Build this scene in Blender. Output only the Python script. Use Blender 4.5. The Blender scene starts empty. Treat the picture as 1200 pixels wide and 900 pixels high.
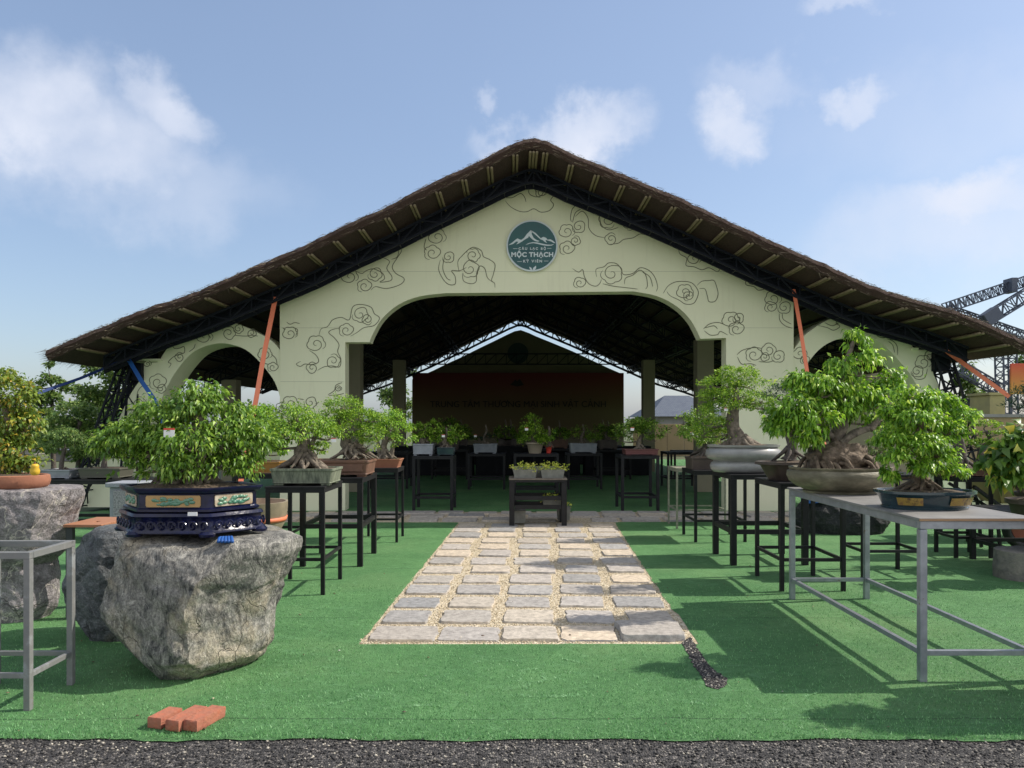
import bpy, math, random
import numpy as np
from mathutils import Vector, noise as mn

# ---------------------------------------------------------------- camera, sky, sun
sc = bpy.context.scene
COL = sc.collection
EYE = 1.5
cam = bpy.data.objects.new('camera', bpy.data.cameras.new('camera'))
COL.objects.link(cam); sc.camera = cam
cam.data.sensor_width = 36; cam.data.lens = 27
cam.data.clip_start = .05; cam.data.clip_end = 3000
cam.location = (0, 0, EYE); cam.rotation_euler = (math.pi/2, 0, 0); cam.data.shift_y = 45/1200

SUN = Vector((.97, .17, .96)).normalized()
W = bpy.data.worlds.new('World'); sc.world = W; W.use_nodes = True
lamp = bpy.data.lights.new('sun', 'SUN'); lamp.energy = 5.0; lamp.angle = math.radians(.53); lamp.color = (1, .93, .82)
so = bpy.data.objects.new('sun', lamp); COL.objects.link(so); so.rotation_euler = SUN.to_track_quat('Z', 'Y').to_euler()
sc.view_settings.view_transform = 'Standard'; sc.view_settings.look = 'None'
sc.view_settings.gamma = 1; sc.view_settings.exposure = .14
SKY_STRENGTH = .14

def ray(px, py):
    return Vector(((px-600)/900, 1, (495-py)/900))
def P(px, py, Y):
    r = ray(px, py); t = Y/r.y
    return Vector((r.x*t, Y, EYE + r.z*t))
def G(px, py, z=0):
    r = ray(px, py); t = (z-EYE)/r.z
    return Vector((r.x*t, r.y*t, z))

def world_nodes():
    nt = W.node_tree; N = nt.nodes; L = nt.links; N.clear()
    out = N.new('ShaderNodeOutputWorld'); bg = N.new('ShaderNodeBackground'); bg.inputs[1].default_value = SKY_STRENGTH
    sky = N.new('ShaderNodeTexSky'); sky.sky_type = 'NISHITA'; sky.sun_disc = False
    sky.sun_elevation = math.asin(SUN.z); sky.sun_rotation = math.atan2(SUN.x, SUN.y)
    sky.air_density = 1.0; sky.dust_density = 1.5; sky.ozone_density = 1.2
    tc = N.new('ShaderNodeTexCoord')
    def m(op, a, b=None, clamp=False):
        n = N.new('ShaderNodeMath'); n.operation = op; n.use_clamp = clamp
        for i, v in enumerate((a, b)):
            if v is None: continue
            if isinstance(v, (int, float)): n.inputs[i].default_value = v
            else: L.new(v, n.inputs[i])
        return n.outputs[0]
    def vm(op, a, b):
        n = N.new('ShaderNodeVectorMath'); n.operation = op
        for i, v in enumerate((a, b)):
            if v is None: continue
            if isinstance(v, (tuple, Vector)): n.inputs[i].default_value = tuple(v)
            else: L.new(v, n.inputs[i])
        return n
    nz = N.new('ShaderNodeTexNoise'); nz.inputs['Scale'].default_value = 5.5; nz.inputs['Detail'].default_value = 9
    nz.inputs['Roughness'].default_value = .6
    L.new(tc.outputs['Generated'], nz.inputs['Vector'])
    off = vm('SUBTRACT', nz.outputs['Color'], (.5, .5, .5)).outputs[0]
    sc_ = vm('MULTIPLY', off, (.22, .22, .22)).outputs[0]
    warped = vm('ADD', tc.outputs['Generated'], sc_).outputs[0]
    tot = None
    # px, py, rx, ry, softness start, amount
    blobs = [(35, 150, 95, 62, .95), (95, 185, 110, 62, .75), (185, 140, 42, 36, .7), (210, 215, 90, 45, .35), (150, 225, 160, 50, .35),
             (670, 172, 75, 30, .8), (600, 168, 55, 20, .55), (565, 122, 16, 14, .45), (872, 140, 44, 30, .85),
             (890, 105, 60, 25, .35), (995, 124, 32, 20, .65), (1165, 228, 85, 34, .75), (1070, 270, 110, 45, .5), (990, 15, 30, 12, .35),
             (1130, 130, 160, 60, .2), (1190, 260, 130, 60, .5)]
    for px, py, rx, ry, amt in blobs:
        c = ray(px, py).normalized()
        d = vm('SUBTRACT', warped, c)
        right = Vector((c.y, -c.x, 0)).normalized(); up = right.cross(c).normalized()
        dr = vm('DOT_PRODUCT', d.outputs[0], right).outputs['Value']; du = vm('DOT_PRODUCT', d.outputs[0], up).outputs['Value']
        a = m('MULTIPLY', dr, 900/rx); b = m('MULTIPLY', du, 900/ry)
        r2 = m('SQRT', m('ADD', m('MULTIPLY', a, a), m('MULTIPLY', b, b)))
        front = m('GREATER_THAN', vm('DOT_PRODUCT', tc.outputs['Generated'], c).outputs['Value'], 0)
        mr = N.new('ShaderNodeMapRange'); mr.interpolation_type = 'SMOOTHSTEP'
        L.new(r2, mr.inputs[0]); mr.inputs[1].default_value = 1.32; mr.inputs[2].default_value = .3
        mr.inputs[3].default_value = 0; mr.inputs[4].default_value = amt
        v = m('MULTIPLY', mr.outputs[0], front)
        tot = v if tot is None else m('MAXIMUM', tot, v)
    n2 = N.new('ShaderNodeTexNoise'); n2.inputs['Scale'].default_value = 9; n2.inputs['Detail'].default_value = 8
    L.new(tc.outputs['Generated'], n2.inputs['Vector'])
    mod = m('ADD', m('MULTIPLY', n2.outputs['Fac'], 1.9), -.02)
    fac = m('MULTIPLY', tot, mod, True)
    # thin general haze
    n3 = N.new('ShaderNodeTexNoise'); n3.inputs['Scale'].default_value = 1.6; n3.inputs['Detail'].default_value = 5
    L.new(tc.outputs['Generated'], n3.inputs['Vector'])
    sx = N.new('ShaderNodeSeparateXYZ'); L.new(tc.outputs['Generated'], sx.inputs[0])
    hz = m('MULTIPLY', n3.outputs['Fac'], .2)
    hz = m('ADD', hz, .16, True)
    mx0 = N.new('ShaderNodeMixRGB'); L.new(hz, mx0.inputs[0]); L.new(sky.outputs[0], mx0.inputs[1]); mx0.inputs[2].default_value = (3.3, 4.3, 6.3, 1)
    mx = N.new('ShaderNodeMixRGB'); L.new(fac, mx.inputs[0]); L.new(mx0.outputs[0], mx.inputs[1]); mx.inputs[2].default_value = (5.3, 5.6, 6.4, 1)
    # added unseen bright clouds behind the camera, brightening the front wall
    n5 = N.new('ShaderNodeTexNoise'); n5.inputs['Scale'].default_value = 2.4; n5.inputs['Detail'].default_value = 9; n5.inputs['Roughness'].default_value = .6
    L.new(tc.outputs['Generated'], n5.inputs['Vector'])
    c5 = N.new('ShaderNodeMapRange'); L.new(n5.outputs['Fac'], c5.inputs[0]); c5.inputs[1].default_value = .40; c5.inputs[2].default_value = .56
    b5 = N.new('ShaderNodeMapRange'); L.new(sx.outputs[1], b5.inputs[0]); b5.inputs[1].default_value = .1; b5.inputs[2].default_value = -.25
    f5 = m('MULTIPLY', c5.outputs[0], b5.outputs[0], True)
    mx5 = N.new('ShaderNodeMixRGB'); L.new(f5, mx5.inputs[0]); L.new(mx.outputs[0], mx5.inputs[1]); mx5.inputs[2].default_value = (7.2, 7.3, 7.6, 1)
    L.new(mx5.outputs[0], bg.inputs[0]); L.new(bg.outputs[0], out.inputs[0])
world_nodes()

# ---------------------------------------------------------------- materials
_m = {}
def mat(name, col, rough=.6, metal=0, var=None, vscale=8, bump=0, bscale=40, detail=5, spec=.5, coat=0, stretch=(1,1,1), third=None):
    if name in _m: return _m[name]
    m = bpy.data.materials.new(name); m.use_nodes = True
    nt = m.node_tree; N = nt.nodes; L = nt.links; b = N['Principled BSDF']
    b.inputs['Roughness'].default_value = rough; b.inputs['Metallic'].default_value = metal
    b.inputs['Specular IOR Level'].default_value = spec; b.inputs['Coat Weight'].default_value = coat
    tc = N.new('ShaderNodeTexCoord'); mp = N.new('ShaderNodeMapping'); mp.inputs['Scale'].default_value = stretch
    L.new(tc.outputs['Object'], mp.inputs[0])
    if var:
        n = N.new('ShaderNodeTexNoise'); n.inputs['Scale'].default_value = vscale; n.inputs['Detail'].default_value = detail
        n.inputs['Roughness'].default_value = .65
        L.new(mp.outputs[0], n.inputs[0]); r = N.new('ShaderNodeValToRGB')
        r.color_ramp.elements[0].position = .32; r.color_ramp.elements[1].position = .68
        r.color_ramp.elements[0].color = (*col, 1); r.color_ramp.elements[1].color = (*var, 1)
        if third:
            e = r.color_ramp.elements.new(.52); e.color = (*third, 1)
        L.new(n.outputs['Fac'], r.inputs[0]); L.new(r.outputs[0], b.inputs['Base Color'])
    else: b.inputs['Base Color'].default_value = (*col, 1)
    if bump:
        n = N.new('ShaderNodeTexNoise'); n.inputs['Scale'].default_value = bscale; n.inputs['Detail'].default_value = 6
        L.new(mp.outputs[0], n.inputs[0]); bp = N.new('ShaderNodeBump'); bp.inputs['Strength'].default_value = bump; bp.inputs['Distance'].default_value = .01
        L.new(n.outputs['Fac'], bp.inputs['Height']); L.new(bp.outputs[0], b.inputs['Normal'])
    _m[name] = m; return m

def leafmat(name, c0, c1, c2=None, rough=.42, trans=.28):
    if name in _m: return _m[name]
    m = bpy.data.materials.new(name); m.use_nodes = True
    nt = m.node_tree; N = nt.nodes; L = nt.links; b = N['Principled BSDF']; out = N['Material Output']
    g = N.new('ShaderNodeNewGeometry'); r = N.new('ShaderNodeValToRGB')
    r.color_ramp.elements[0].color = (*c0, 1); r.color_ramp.elements[1].color = (*c1, 1)
    if c2:
        r.color_ramp.elements[1].position = .82; e = r.color_ramp.elements.new(.97); e.color = (*c2, 1)
    L.new(g.outputs['Random Per Island'], r.inputs[0]); L.new(r.outputs[0], b.inputs['Base Color'])
    b.inputs['Roughness'].default_value = rough; b.inputs['Specular IOR Level'].default_value = .45
    t = N.new('ShaderNodeBsdfTranslucent')
    hs = N.new('ShaderNodeHueSaturation'); hs.inputs['Value'].default_value = 1.9; hs.inputs['Hue'].default_value = .485
    L.new(r.outputs[0], hs.inputs['Color']); L.new(hs.outputs[0], t.inputs[0])
    mx = N.new('ShaderNodeMixShader'); mx.inputs[0].default_value = trans
    L.new(b.outputs[0], mx.inputs[1]); L.new(t.outputs[0], mx.inputs[2]); L.new(mx.outputs[0], out.inputs[0])
    _m[name] = m; return m

def turf():
    m = bpy.data.materials.new('turf'); m.use_nodes = True
    nt = m.node_tree; N = nt.nodes; L = nt.links; b = N['Principled BSDF']
    b.inputs['Roughness'].default_value = .75; b.inputs['Specular IOR Level'].default_value = .25
    tc = N.new('ShaderNodeTexCoord')
    def nz(scale, det=4, ro=.6):
        n = N.new('ShaderNodeTexNoise'); n.inputs['Scale'].default_value = scale; n.inputs['Detail'].default_value = det; n.inputs['Roughness'].default_value = ro
        L.new(tc.outputs['Object'], n.inputs[0]); return n
    fine = nz(230, 3, .8); mid = nz(1.7, 6, .7); big = nz(18, 5)
    r = N.new('ShaderNodeValToRGB'); r.color_ramp.elements[0].position = .34; r.color_ramp.elements[1].position = .68
    r.color_ramp.elements[0].color = (.024, .10, .035, 1); r.color_ramp.elements[1].color = (.18, .38, .15, 1)
    L.new(fine.outputs['Fac'], r.inputs[0])
    mx = N.new('ShaderNodeMixRGB'); mx.blend_type = 'MULTIPLY'; mx.inputs[0].default_value = .8
    r2 = N.new('ShaderNodeValToRGB'); r2.color_ramp.elements[0].position = .36; r2.color_ramp.elements[1].position = .64
    r2.color_ramp.elements[0].color = (.72, .8, .74, 1); r2.color_ramp.elements[1].color = (1.12, 1.1, 1.05, 1)
    L.new(mid.outputs['Fac'], r2.inputs[0]); L.new(r.outputs[0], mx.inputs[1]); L.new(r2.outputs[0], mx.inputs[2])
    mx2 = N.new('ShaderNodeMixRGB'); mx2.blend_type = 'MULTIPLY'; mx2.inputs[0].default_value = .55
    r3 = N.new('ShaderNodeValToRGB'); r3.color_ramp.elements[0].position = .4; r3.color_ramp.elements[1].position = .6
    r3.color_ramp.elements[0].color = (.8, .82, .8, 1); r3.color_ramp.elements[1].color = (1.1, 1.1, 1.1, 1)
    L.new(big.outputs['Fac'], r3.inputs[0]); L.new(mx.outputs[0], mx2.inputs[1]); L.new(r3.outputs[0], mx2.inputs[2])
    # scuffs: pale worn curls
    mpw = N.new('ShaderNodeMapping'); mpw.inputs['Scale'].default_value = (.9, 2.2, 1); L.new(tc.outputs['Object'], mpw.inputs[0])
    wn = N.new('ShaderNodeTexNoise'); wn.inputs['Scale'].default_value = 1.3; wn.inputs['Detail'].default_value = 3; wn.inputs['Distortion'].default_value = 1.6
    L.new(mpw.outputs[0], wn.inputs[0])
    rr = N.new('ShaderNodeValToRGB')
    rr.color_ramp.elements[0].position = .485; rr.color_ramp.elements[0].color = (0, 0, 0, 1)
    e = rr.color_ramp.elements.new(.5); e.color = (.3, .3, .3, 1)
    rr.color_ramp.elements[-1].position = .512; rr.color_ramp.elements[-1].color = (0, 0, 0, 1)
    L.new(wn.outputs['Fac'], rr.inputs[0])
    mx3 = N.new('ShaderNodeMixRGB'); L.new(rr.outputs[0], mx3.inputs[0]); L.new(mx2.outputs[0], mx3.inputs[1]); mx3.inputs[2].default_value = (.2, .42, .2, 1)
    sp = N.new('ShaderNodeSeparateXYZ'); L.new(tc.outputs['Object'], sp.inputs[0])
    def mth(op, a, b=None, c=None):
        n = N.new('ShaderNodeMath'); n.operation = op
        for i, v in enumerate((a, b, c)):
            if v is None: continue
            if isinstance(v, (int, float)): n.inputs[i].default_value = v
            else: L.new(v, n.inputs[i])
        return n.outputs[0]
    wob = mth('MULTIPLY', mid.outputs['Fac'], .05)
    yy = mth('ADD', mth('ADD', sp.outputs[1], wob), -3.89)
    fr = mth('MODULO', mth('ADD', yy, 20), 2.0); near = mth('LESS_THAN', fr, .014)
    seam = mth('MULTIPLY', near, mth('GREATER_THAN', big.outputs['Fac'], .44)); seam = mth('MULTIPLY', seam, .6)
    mx4 = N.new('ShaderNodeMixRGB'); L.new(seam, mx4.inputs[0]); L.new(mx3.outputs[0], mx4.inputs[1]); mx4.inputs[2].default_value = (.02, .05, .025, 1)
    dn = nz(.55, 5, .6); rd = N.new('ShaderNodeValToRGB'); rd.color_ramp.elements[0].position = .5; rd.color_ramp.elements[1].position = .72
    L.new(dn.outputs['Fac'], rd.inputs[0]); dm = mth('MULTIPLY', rd.outputs[0], .3)
    mx5 = N.new('ShaderNodeMixRGB'); L.new(dm, mx5.inputs[0]); L.new(mx4.outputs[0], mx5.inputs[1]); mx5.inputs[2].default_value = (.27, .38, .17, 1)
    L.new(mx5.outputs[0], b.inputs['Base Color'])
    bp = N.new('ShaderNodeBump'); bp.inputs['Strength'].default_value = .9; bp.inputs['Distance'].default_value = .012
    L.new(fine.outputs['Fac'], bp.inputs['Height']); L.new(bp.outputs[0], b.inputs['Normal'])
    return m

def pebblemat(name, cols, scale, bump=.8):
    m = bpy.data.materials.new(name); m.use_nodes = True
    nt = m.node_tree; N = nt.nodes; L = nt.links; b = N['Principled BSDF']; b.inputs['Roughness'].default_value = .85
    tc = N.new('ShaderNodeTexCoord'); v = N.new('ShaderNodeTexVoronoi'); v.inputs['Scale'].default_value = scale
    L.new(tc.outputs['Object'], v.inputs['Vector'])
    sp = N.new('ShaderNodeSeparateColor'); L.new(v.outputs['Color'], sp.inputs[0])
    r = N.new('ShaderNodeValToRGB')
    cr = r.color_ramp; cr.elements[0].color = (*cols[0], 1); cr.elements[1].color = (*cols[-1], 1)
    for i, c in enumerate(cols[1:-1]): e = cr.elements.new((i+1)/(len(cols)-1)); e.color = (*c, 1)
    L.new(sp.outputs[0], r.inputs[0]); L.new(r.outputs[0], b.inputs['Base Color'])
    bp = N.new('ShaderNodeBump'); bp.inputs['Strength'].default_value = bump; bp.inputs['Distance'].default_value = .01; bp.invert = True
    L.new(v.outputs['Distance'], bp.inputs['Height']); L.new(bp.outputs[0], b.inputs['Normal'])
    return m
def islandmat(name, cols, rough=.8):
    m = bpy.data.materials.new(name); m.use_nodes = True
    nt = m.node_tree; N = nt.nodes; L = nt.links; b = N['Principled BSDF']; b.inputs['Roughness'].default_value = rough
    g = N.new('ShaderNodeNewGeometry'); r = N.new('ShaderNodeValToRGB'); cr = r.color_ramp
    cr.elements[0].color = (*cols[0], 1); cr.elements[1].color = (*cols[-1], 1)
    for i, c in enumerate(cols[1:-1]): e = cr.elements.new((i+1)/(len(cols)-1)); e.color = (*c, 1)
    L.new(g.outputs['Random Per Island'], r.inputs[0])
    n = N.new('ShaderNodeTexNoise'); n.inputs['Scale'].default_value = 22; n.inputs['Detail'].default_value = 8; n.inputs['Roughness'].default_value = .7
    tc = N.new('ShaderNodeTexCoord'); L.new(tc.outputs['Object'], n.inputs[0])
    rr = N.new('ShaderNodeValToRGB'); rr.color_ramp.elements[0].position = .35; rr.color_ramp.elements[1].position = .65
    rr.color_ramp.elements[0].color = (.62, .62, .62, 1); rr.color_ramp.elements[1].color = (1.15, 1.15, 1.15, 1)
    L.new(n.outputs['Fac'], rr.inputs[0])
    mx = N.new('ShaderNodeMixRGB'); mx.blend_type = 'MULTIPLY'; mx.inputs[0].default_value = 1
    L.new(r.outputs[0], mx.inputs[1]); L.new(rr.outputs[0], mx.inputs[2]); L.new(mx.outputs[0], b.inputs['Base Color'])
    bp = N.new('ShaderNodeBump'); bp.inputs['Strength'].default_value = .6; bp.inputs['Distance'].default_value = .01
    L.new(n.outputs['Fac'], bp.inputs['Height']); L.new(bp.outputs[0], b.inputs['Normal'])
    return m

def rockmat(name, base, light, tan, vein=(.45, .44, .4), tanpos=.6, vscale=3.5, streak=(1, 1, 1), rot=(0, 0, 0), veinw=.018):
    m = bpy.data.materials.new(name); m.use_nodes = True
    nt = m.node_tree; N = nt.nodes; L = nt.links; b = N['Principled BSDF']; b.inputs['Roughness'].default_value = .75
    tc = N.new('ShaderNodeTexCoord'); mp = N.new('ShaderNodeMapping'); mp.inputs['Scale'].default_value = streak; mp.inputs['Rotation'].default_value = rot
    L.new(tc.outputs['Object'], mp.inputs[0])
    n = N.new('ShaderNodeTexNoise'); n.inputs['Scale'].default_value = 9; n.inputs['Detail'].default_value = 12; n.inputs['Roughness'].default_value = .78; n.inputs['Distortion'].default_value = .9
    L.new(mp.outputs[0], n.inputs[0])
    r = N.new('ShaderNodeValToRGB'); r.color_ramp.elements[0].position = .38; r.color_ramp.elements[1].position = .66
    r.color_ramp.elements[0].color = (*base, 1); r.color_ramp.elements[1].color = (*light, 1); L.new(n.outputs['Fac'], r.inputs[0])
    n2 = N.new('ShaderNodeTexNoise'); n2.inputs['Scale'].default_value = 2.3; n2.inputs['Detail'].default_value = 7; n2.inputs['Roughness'].default_value = .65
    L.new(tc.outputs['Object'], n2.inputs[0])
    r2 = N.new('ShaderNodeValToRGB'); r2.color_ramp.elements[0].position = tanpos-.08; r2.color_ramp.elements[1].position = tanpos+.08
    L.new(n2.outputs['Fac'], r2.inputs[0])
    mt = N.new('ShaderNodeMath'); mt.operation = 'MULTIPLY'; mt.inputs[1].default_value = .75; L.new(r2.outputs[0], mt.inputs[0])
    mx = N.new('ShaderNodeMixRGB'); L.new(mt.outputs[0], mx.inputs[0]); L.new(r.outputs[0], mx.inputs[1]); mx.inputs[2].default_value = (*tan, 1)
    # veins
    vn = N.new('ShaderNodeTexNoise'); vn.inputs['Scale'].default_value = vscale; vn.inputs['Detail'].default_value = 6; vn.inputs['Distortion'].default_value = 2.2
    L.new(mp.outputs[0], vn.inputs[0])
    rv = N.new('ShaderNodeValToRGB'); rv.color_ramp.elements[0].position = .5-veinw; rv.color_ramp.elements[0].color = (0, 0, 0, 1)
    e = rv.color_ramp.elements.new(.5); e.color = (.8, .8, .8, 1)
    rv.color_ramp.elements[-1].position = .5+veinw; rv.color_ramp.elements[-1].color = (0, 0, 0, 1)
    L.new(vn.outputs['Fac'], rv.inputs[0])
    mx2 = N.new('ShaderNodeMixRGB'); L.new(rv.outputs[0], mx2.inputs[0]); L.new(mx.outputs[0], mx2.inputs[1]); mx2.inputs[2].default_value = (*vein, 1)
    wc = N.new('ShaderNodeTexNoise'); wc.inputs['Scale'].default_value = 4; wc.inputs['Detail'].default_value = 5; L.new(tc.outputs['Object'], wc.inputs[0])
    va = N.new('ShaderNodeVectorMath'); va.operation = 'MULTIPLY_ADD'; L.new(wc.outputs['Color'], va.inputs[0]); va.inputs[1].default_value = (.5, .5, .5); L.new(mp.outputs[0], va.inputs[2])
    vo = N.new('ShaderNodeTexVoronoi'); vo.feature = 'DISTANCE_TO_EDGE'; vo.inputs['Scale'].default_value = 3.2; L.new(va.outputs[0], vo.inputs['Vector'])
    ck = N.new('ShaderNodeMapRange'); L.new(vo.outputs['Distance'], ck.inputs[0]); ck.inputs[1].default_value = 0; ck.inputs[2].default_value = .022; ck.inputs[4].default_value = 1
    cm = N.new('ShaderNodeMapRange'); L.new(n2.outputs['Fac'], cm.inputs[0]); cm.inputs[1].default_value = .46; cm.inputs[2].default_value = .56; cm.inputs[3].default_value = 1; cm.inputs[4].default_value = .42; L.new(cm.outputs[0], ck.inputs[3])
    gr = N.new('ShaderNodeTexNoise'); gr.inputs['Scale'].default_value = 75; gr.inputs['Detail'].default_value = 6; gr.inputs['Roughness'].default_value = .8; L.new(tc.outputs['Object'], gr.inputs[0])
    gm = N.new('ShaderNodeMapRange'); L.new(gr.outputs['Fac'], gm.inputs[0]); gm.inputs[1].default_value = .35; gm.inputs[2].default_value = .65; gm.inputs[3].default_value = .5; gm.inputs[4].default_value = 1.4
    pm = N.new('ShaderNodeMath'); pm.operation = 'MULTIPLY'; L.new(ck.outputs[0], pm.inputs[0]); L.new(gm.outputs[0], pm.inputs[1])
    vs_ = N.new('ShaderNodeVectorMath'); vs_.operation = 'SCALE'; L.new(mx2.outputs[0], vs_.inputs[0]); L.new(pm.outputs[0], vs_.inputs['Scale'])
    L.new(vs_.outputs[0], b.inputs['Base Color'])
    n4 = N.new('ShaderNodeTexNoise'); n4.inputs['Scale'].default_value = 20; n4.inputs['Detail'].default_value = 10; n4.inputs['Roughness'].default_value = .7
    L.new(mp.outputs[0], n4.inputs[0])
    bp = N.new('ShaderNodeBump'); bp.inputs['Strength'].default_value = 1; bp.inputs['Distance'].default_value = .03
    hs_ = N.new('ShaderNodeMath'); hs_.operation = 'MULTIPLY'; L.new(n4.outputs['Fac'], hs_.inputs[0]); L.new(ck.outputs[0], hs_.inputs[1]); L.new(hs_.outputs[0], bp.inputs['Height']); L.new(bp.outputs[0], b.inputs['Normal'])
    return m

WALL = mat('cream_wall', (.78, .775, .56), .8, var=(.745, .735, .53), vscale=.8, bump=.12, bscale=60)
def stained(mname):
    m = _m[mname]; N = m.node_tree.nodes; L = m.node_tree.links; b = N['Principled BSDF']; src = b.inputs['Base Color'].links[0].from_socket
    tc = N.new('ShaderNodeTexCoord'); mp = N.new('ShaderNodeMapping'); mp.inputs['Scale'].default_value = (5, 5, .45); L.new(tc.outputs['Object'], mp.inputs[0])
    n = N.new('ShaderNodeTexNoise'); n.inputs['Scale'].default_value = 1.6; n.inputs['Detail'].default_value = 8; n.inputs['Roughness'].default_value = .65; L.new(mp.outputs[0], n.inputs[0])
    r = N.new('ShaderNodeValToRGB'); r.color_ramp.elements[0].position = .55; r.color_ramp.elements[1].position = .8; L.new(n.outputs['Fac'], r.inputs[0])
    q = N.new('ShaderNodeMath'); q.operation = 'MULTIPLY'; q.inputs[1].default_value = .38; L.new(r.outputs[0], q.inputs[0])
    mx = N.new('ShaderNodeMixRGB'); L.new(q.outputs[0], mx.inputs[0]); L.new(src, mx.inputs[1]); mx.inputs[2].default_value = (.52, .49, .34, 1); L.new(mx.outputs[0], b.inputs['Base Color'])
stained('cream_wall')
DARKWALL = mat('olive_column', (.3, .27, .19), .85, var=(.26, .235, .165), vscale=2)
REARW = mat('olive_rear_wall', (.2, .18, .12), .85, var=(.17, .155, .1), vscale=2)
LINE = mat('line_paint', (.1, .1, .06), .8, var=(.2, .2, .13), vscale=9)
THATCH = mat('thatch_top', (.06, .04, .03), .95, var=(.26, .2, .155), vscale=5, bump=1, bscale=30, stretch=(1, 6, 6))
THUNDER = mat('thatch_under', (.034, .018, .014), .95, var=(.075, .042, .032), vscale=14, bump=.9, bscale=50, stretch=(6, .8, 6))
BAMBOO = mat('bamboo', (.21, .165, .09), .6, var=(.14, .11, .06), vscale=9, stretch=(3, 1, 3))
STEEL = mat('black_steel', (.006, .0065, .008), .5, var=(.014, .014, .016), vscale=10, spec=.3)
def chip(m, sc_, col):
    N = m.node_tree.nodes; L = m.node_tree.links; b = N['Principled BSDF']; src = b.inputs['Base Color'].links[0].from_socket
    n = N.new('ShaderNodeTexNoise'); n.inputs['Scale'].default_value = sc_; n.inputs['Detail'].default_value = 8; n.inputs['Roughness'].default_value = .75
    tc = N.new('ShaderNodeTexCoord'); L.new(tc.outputs['Object'], n.inputs[0])
    r = N.new('ShaderNodeValToRGB'); r.color_ramp.elements[0].position = .63; r.color_ramp.elements[1].position = .68; L.new(n.outputs['Fac'], r.inputs[0])
    mx = N.new('ShaderNodeMixRGB'); L.new(r.outputs[0], mx.inputs[0]); L.new(src, mx.inputs[1]); mx.inputs[2].default_value = (*col, 1); L.new(mx.outputs[0], b.inputs['Base Color'])
chip(STEEL, 14, (.11, .09, .075))
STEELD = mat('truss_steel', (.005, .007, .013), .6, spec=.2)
STEELG = mat('gantry_steel', (.07, .085, .12), .5)
GALV = mat('galvanised_steel', (.36, .38, .42), .38, .55, var=(.24, .26, .29), vscale=11, bump=.1)
RAWST = mat('weathered_steel', (.17, .18, .18), .6, .2, var=(.3, .32, .33), vscale=9, third=(.2, .2, .195), bump=.2)
chip(GALV, 9, (.2, .13, .08)); chip(RAWST, 6, (.2, .11, .07))
BOARD = mat('table_board', (.15, .145, .14), .55, var=(.24, .23, .22), vscale=4, bump=.1)
WOOD = mat('wood_edge', (.36, .22, .12), .7, var=(.28, .17, .1), vscale=14, stretch=(1, 8, 8))
BARK = mat('bark', (.055, .04, .028), .9, var=(.2, .15, .105), vscale=26, bump=.9, bscale=45)
BARKG = mat('bark_grey', (.06, .048, .038), .9, var=(.23, .19, .145), vscale=26, bump=.9, bscale=45)
BARKD = mat('bark_dark', (.05, .042, .036), .9, var=(.12, .1, .085), vscale=22, bump=.9, bscale=45)
SOIL = mat('soil', (.05, .035, .022), .95, var=(.12, .085, .055), vscale=60, bump=1, bscale=80)
SOILM = mat('mossy_soil', (.05, .06, .02), .95, var=(.09, .11, .035), vscale=50, bump=1, bscale=80)
LF1 = leafmat('leaf_deep', (.03, .09, .008), (.19, .34, .035), (.38, .5, .1))
LF2 = leafmat('leaf_bright', (.04, .125, .008), (.24, .45, .035), (.45, .58, .1), trans=.33)
LF3 = leafmat('leaf_pad', (.035, .11, .008), (.24, .42, .035), (.4, .52, .07))
LF4 = leafmat('leaf_pine', (.012, .04, .02), (.03, .08, .035), rough=.6, trans=.15)
LF5 = leafmat('leaf_yellow', (.06, .12, .015), (.2, .27, .035), (.5, .36, .05))
LF5B = leafmat('leaf_large', (.03, .085, .012), (.12, .22, .03), (.5, .45, .05))
LF6 = leafmat('leaf_far', (.045, .1, .022), (.15, .24, .055), (.24, .3, .08), rough=.55, trans=.3)
LF7 = leafmat('leaf_lime', (.3, .4, .04), (.6, .62, .1), (.75, .7, .2))
TERRA = mat('terracotta', (.33, .14, .08), .75, var=(.26, .105, .06), vscale=10, bump=.2)
BROWNP = mat('brown_clay', (.17, .085, .055), .6, var=(.11, .06, .04), vscale=9, bump=.2)
GREENP = mat('green_grey_stone', (.05, .062, .045), .7, var=(.22, .245, .17), vscale=12, bump=.3, stretch=(3, 3, .6))
OLIVEP = mat('olive_clay', (.1, .088, .055), .6, var=(.25, .22, .15), vscale=7, bump=.35, third=(.15, .135, .09), stretch=(1,1,2.5))
WHITEP = mat('pale_grey_glaze', (.31, .31, .3), .4, var=(.2, .2, .19), vscale=5, coat=.3)
DARKP = mat('dark_brown_clay', (.045, .032, .026), .5, var=(.075, .055, .045), vscale=8)
TEALP = mat('teal_glaze', (.009, .026, .036), .25, var=(.018, .045, .055), vscale=9, coat=.6)
BLUEP = mat('cobalt_glaze', (.0025, .0035, .018), .28, var=(.005, .007, .042), vscale=20, coat=.12, spec=.35, bump=.3, bscale=26)
OCHRE = mat('ochre_glaze', (.4, .24, .07), .35, var=(.3, .17, .05), vscale=12, coat=.5)
JADE = mat('jade_glaze', (.03, .14, .09), .25, var=(.12, .24, .15), vscale=14, coat=.5)
CREAMG = mat('cream_glaze', (.5, .46, .36), .3, var=(.3, .2, .12), vscale=24, coat=.5)
YELLP = mat('amber_glaze', (.38, .2, .04), .3, var=(.28, .14, .03), vscale=8, coat=.4)
GREYP = mat('pale_stone_pot', (.3, .32, .35), .7, var=(.22, .235, .26), vscale=9, bump=.3)
CONC = mat('concrete', (.26, .26, .23), .85, var=(.17, .17, .15), vscale=12, bump=.5)
ORANGE = mat('orange_strap', (.72, .2, .1), .6)
BLUE = mat('blue_strap', (.012, .085, .32), .6)
WHITE = mat('white_paper', (.75, .75, .75), .6)
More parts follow.
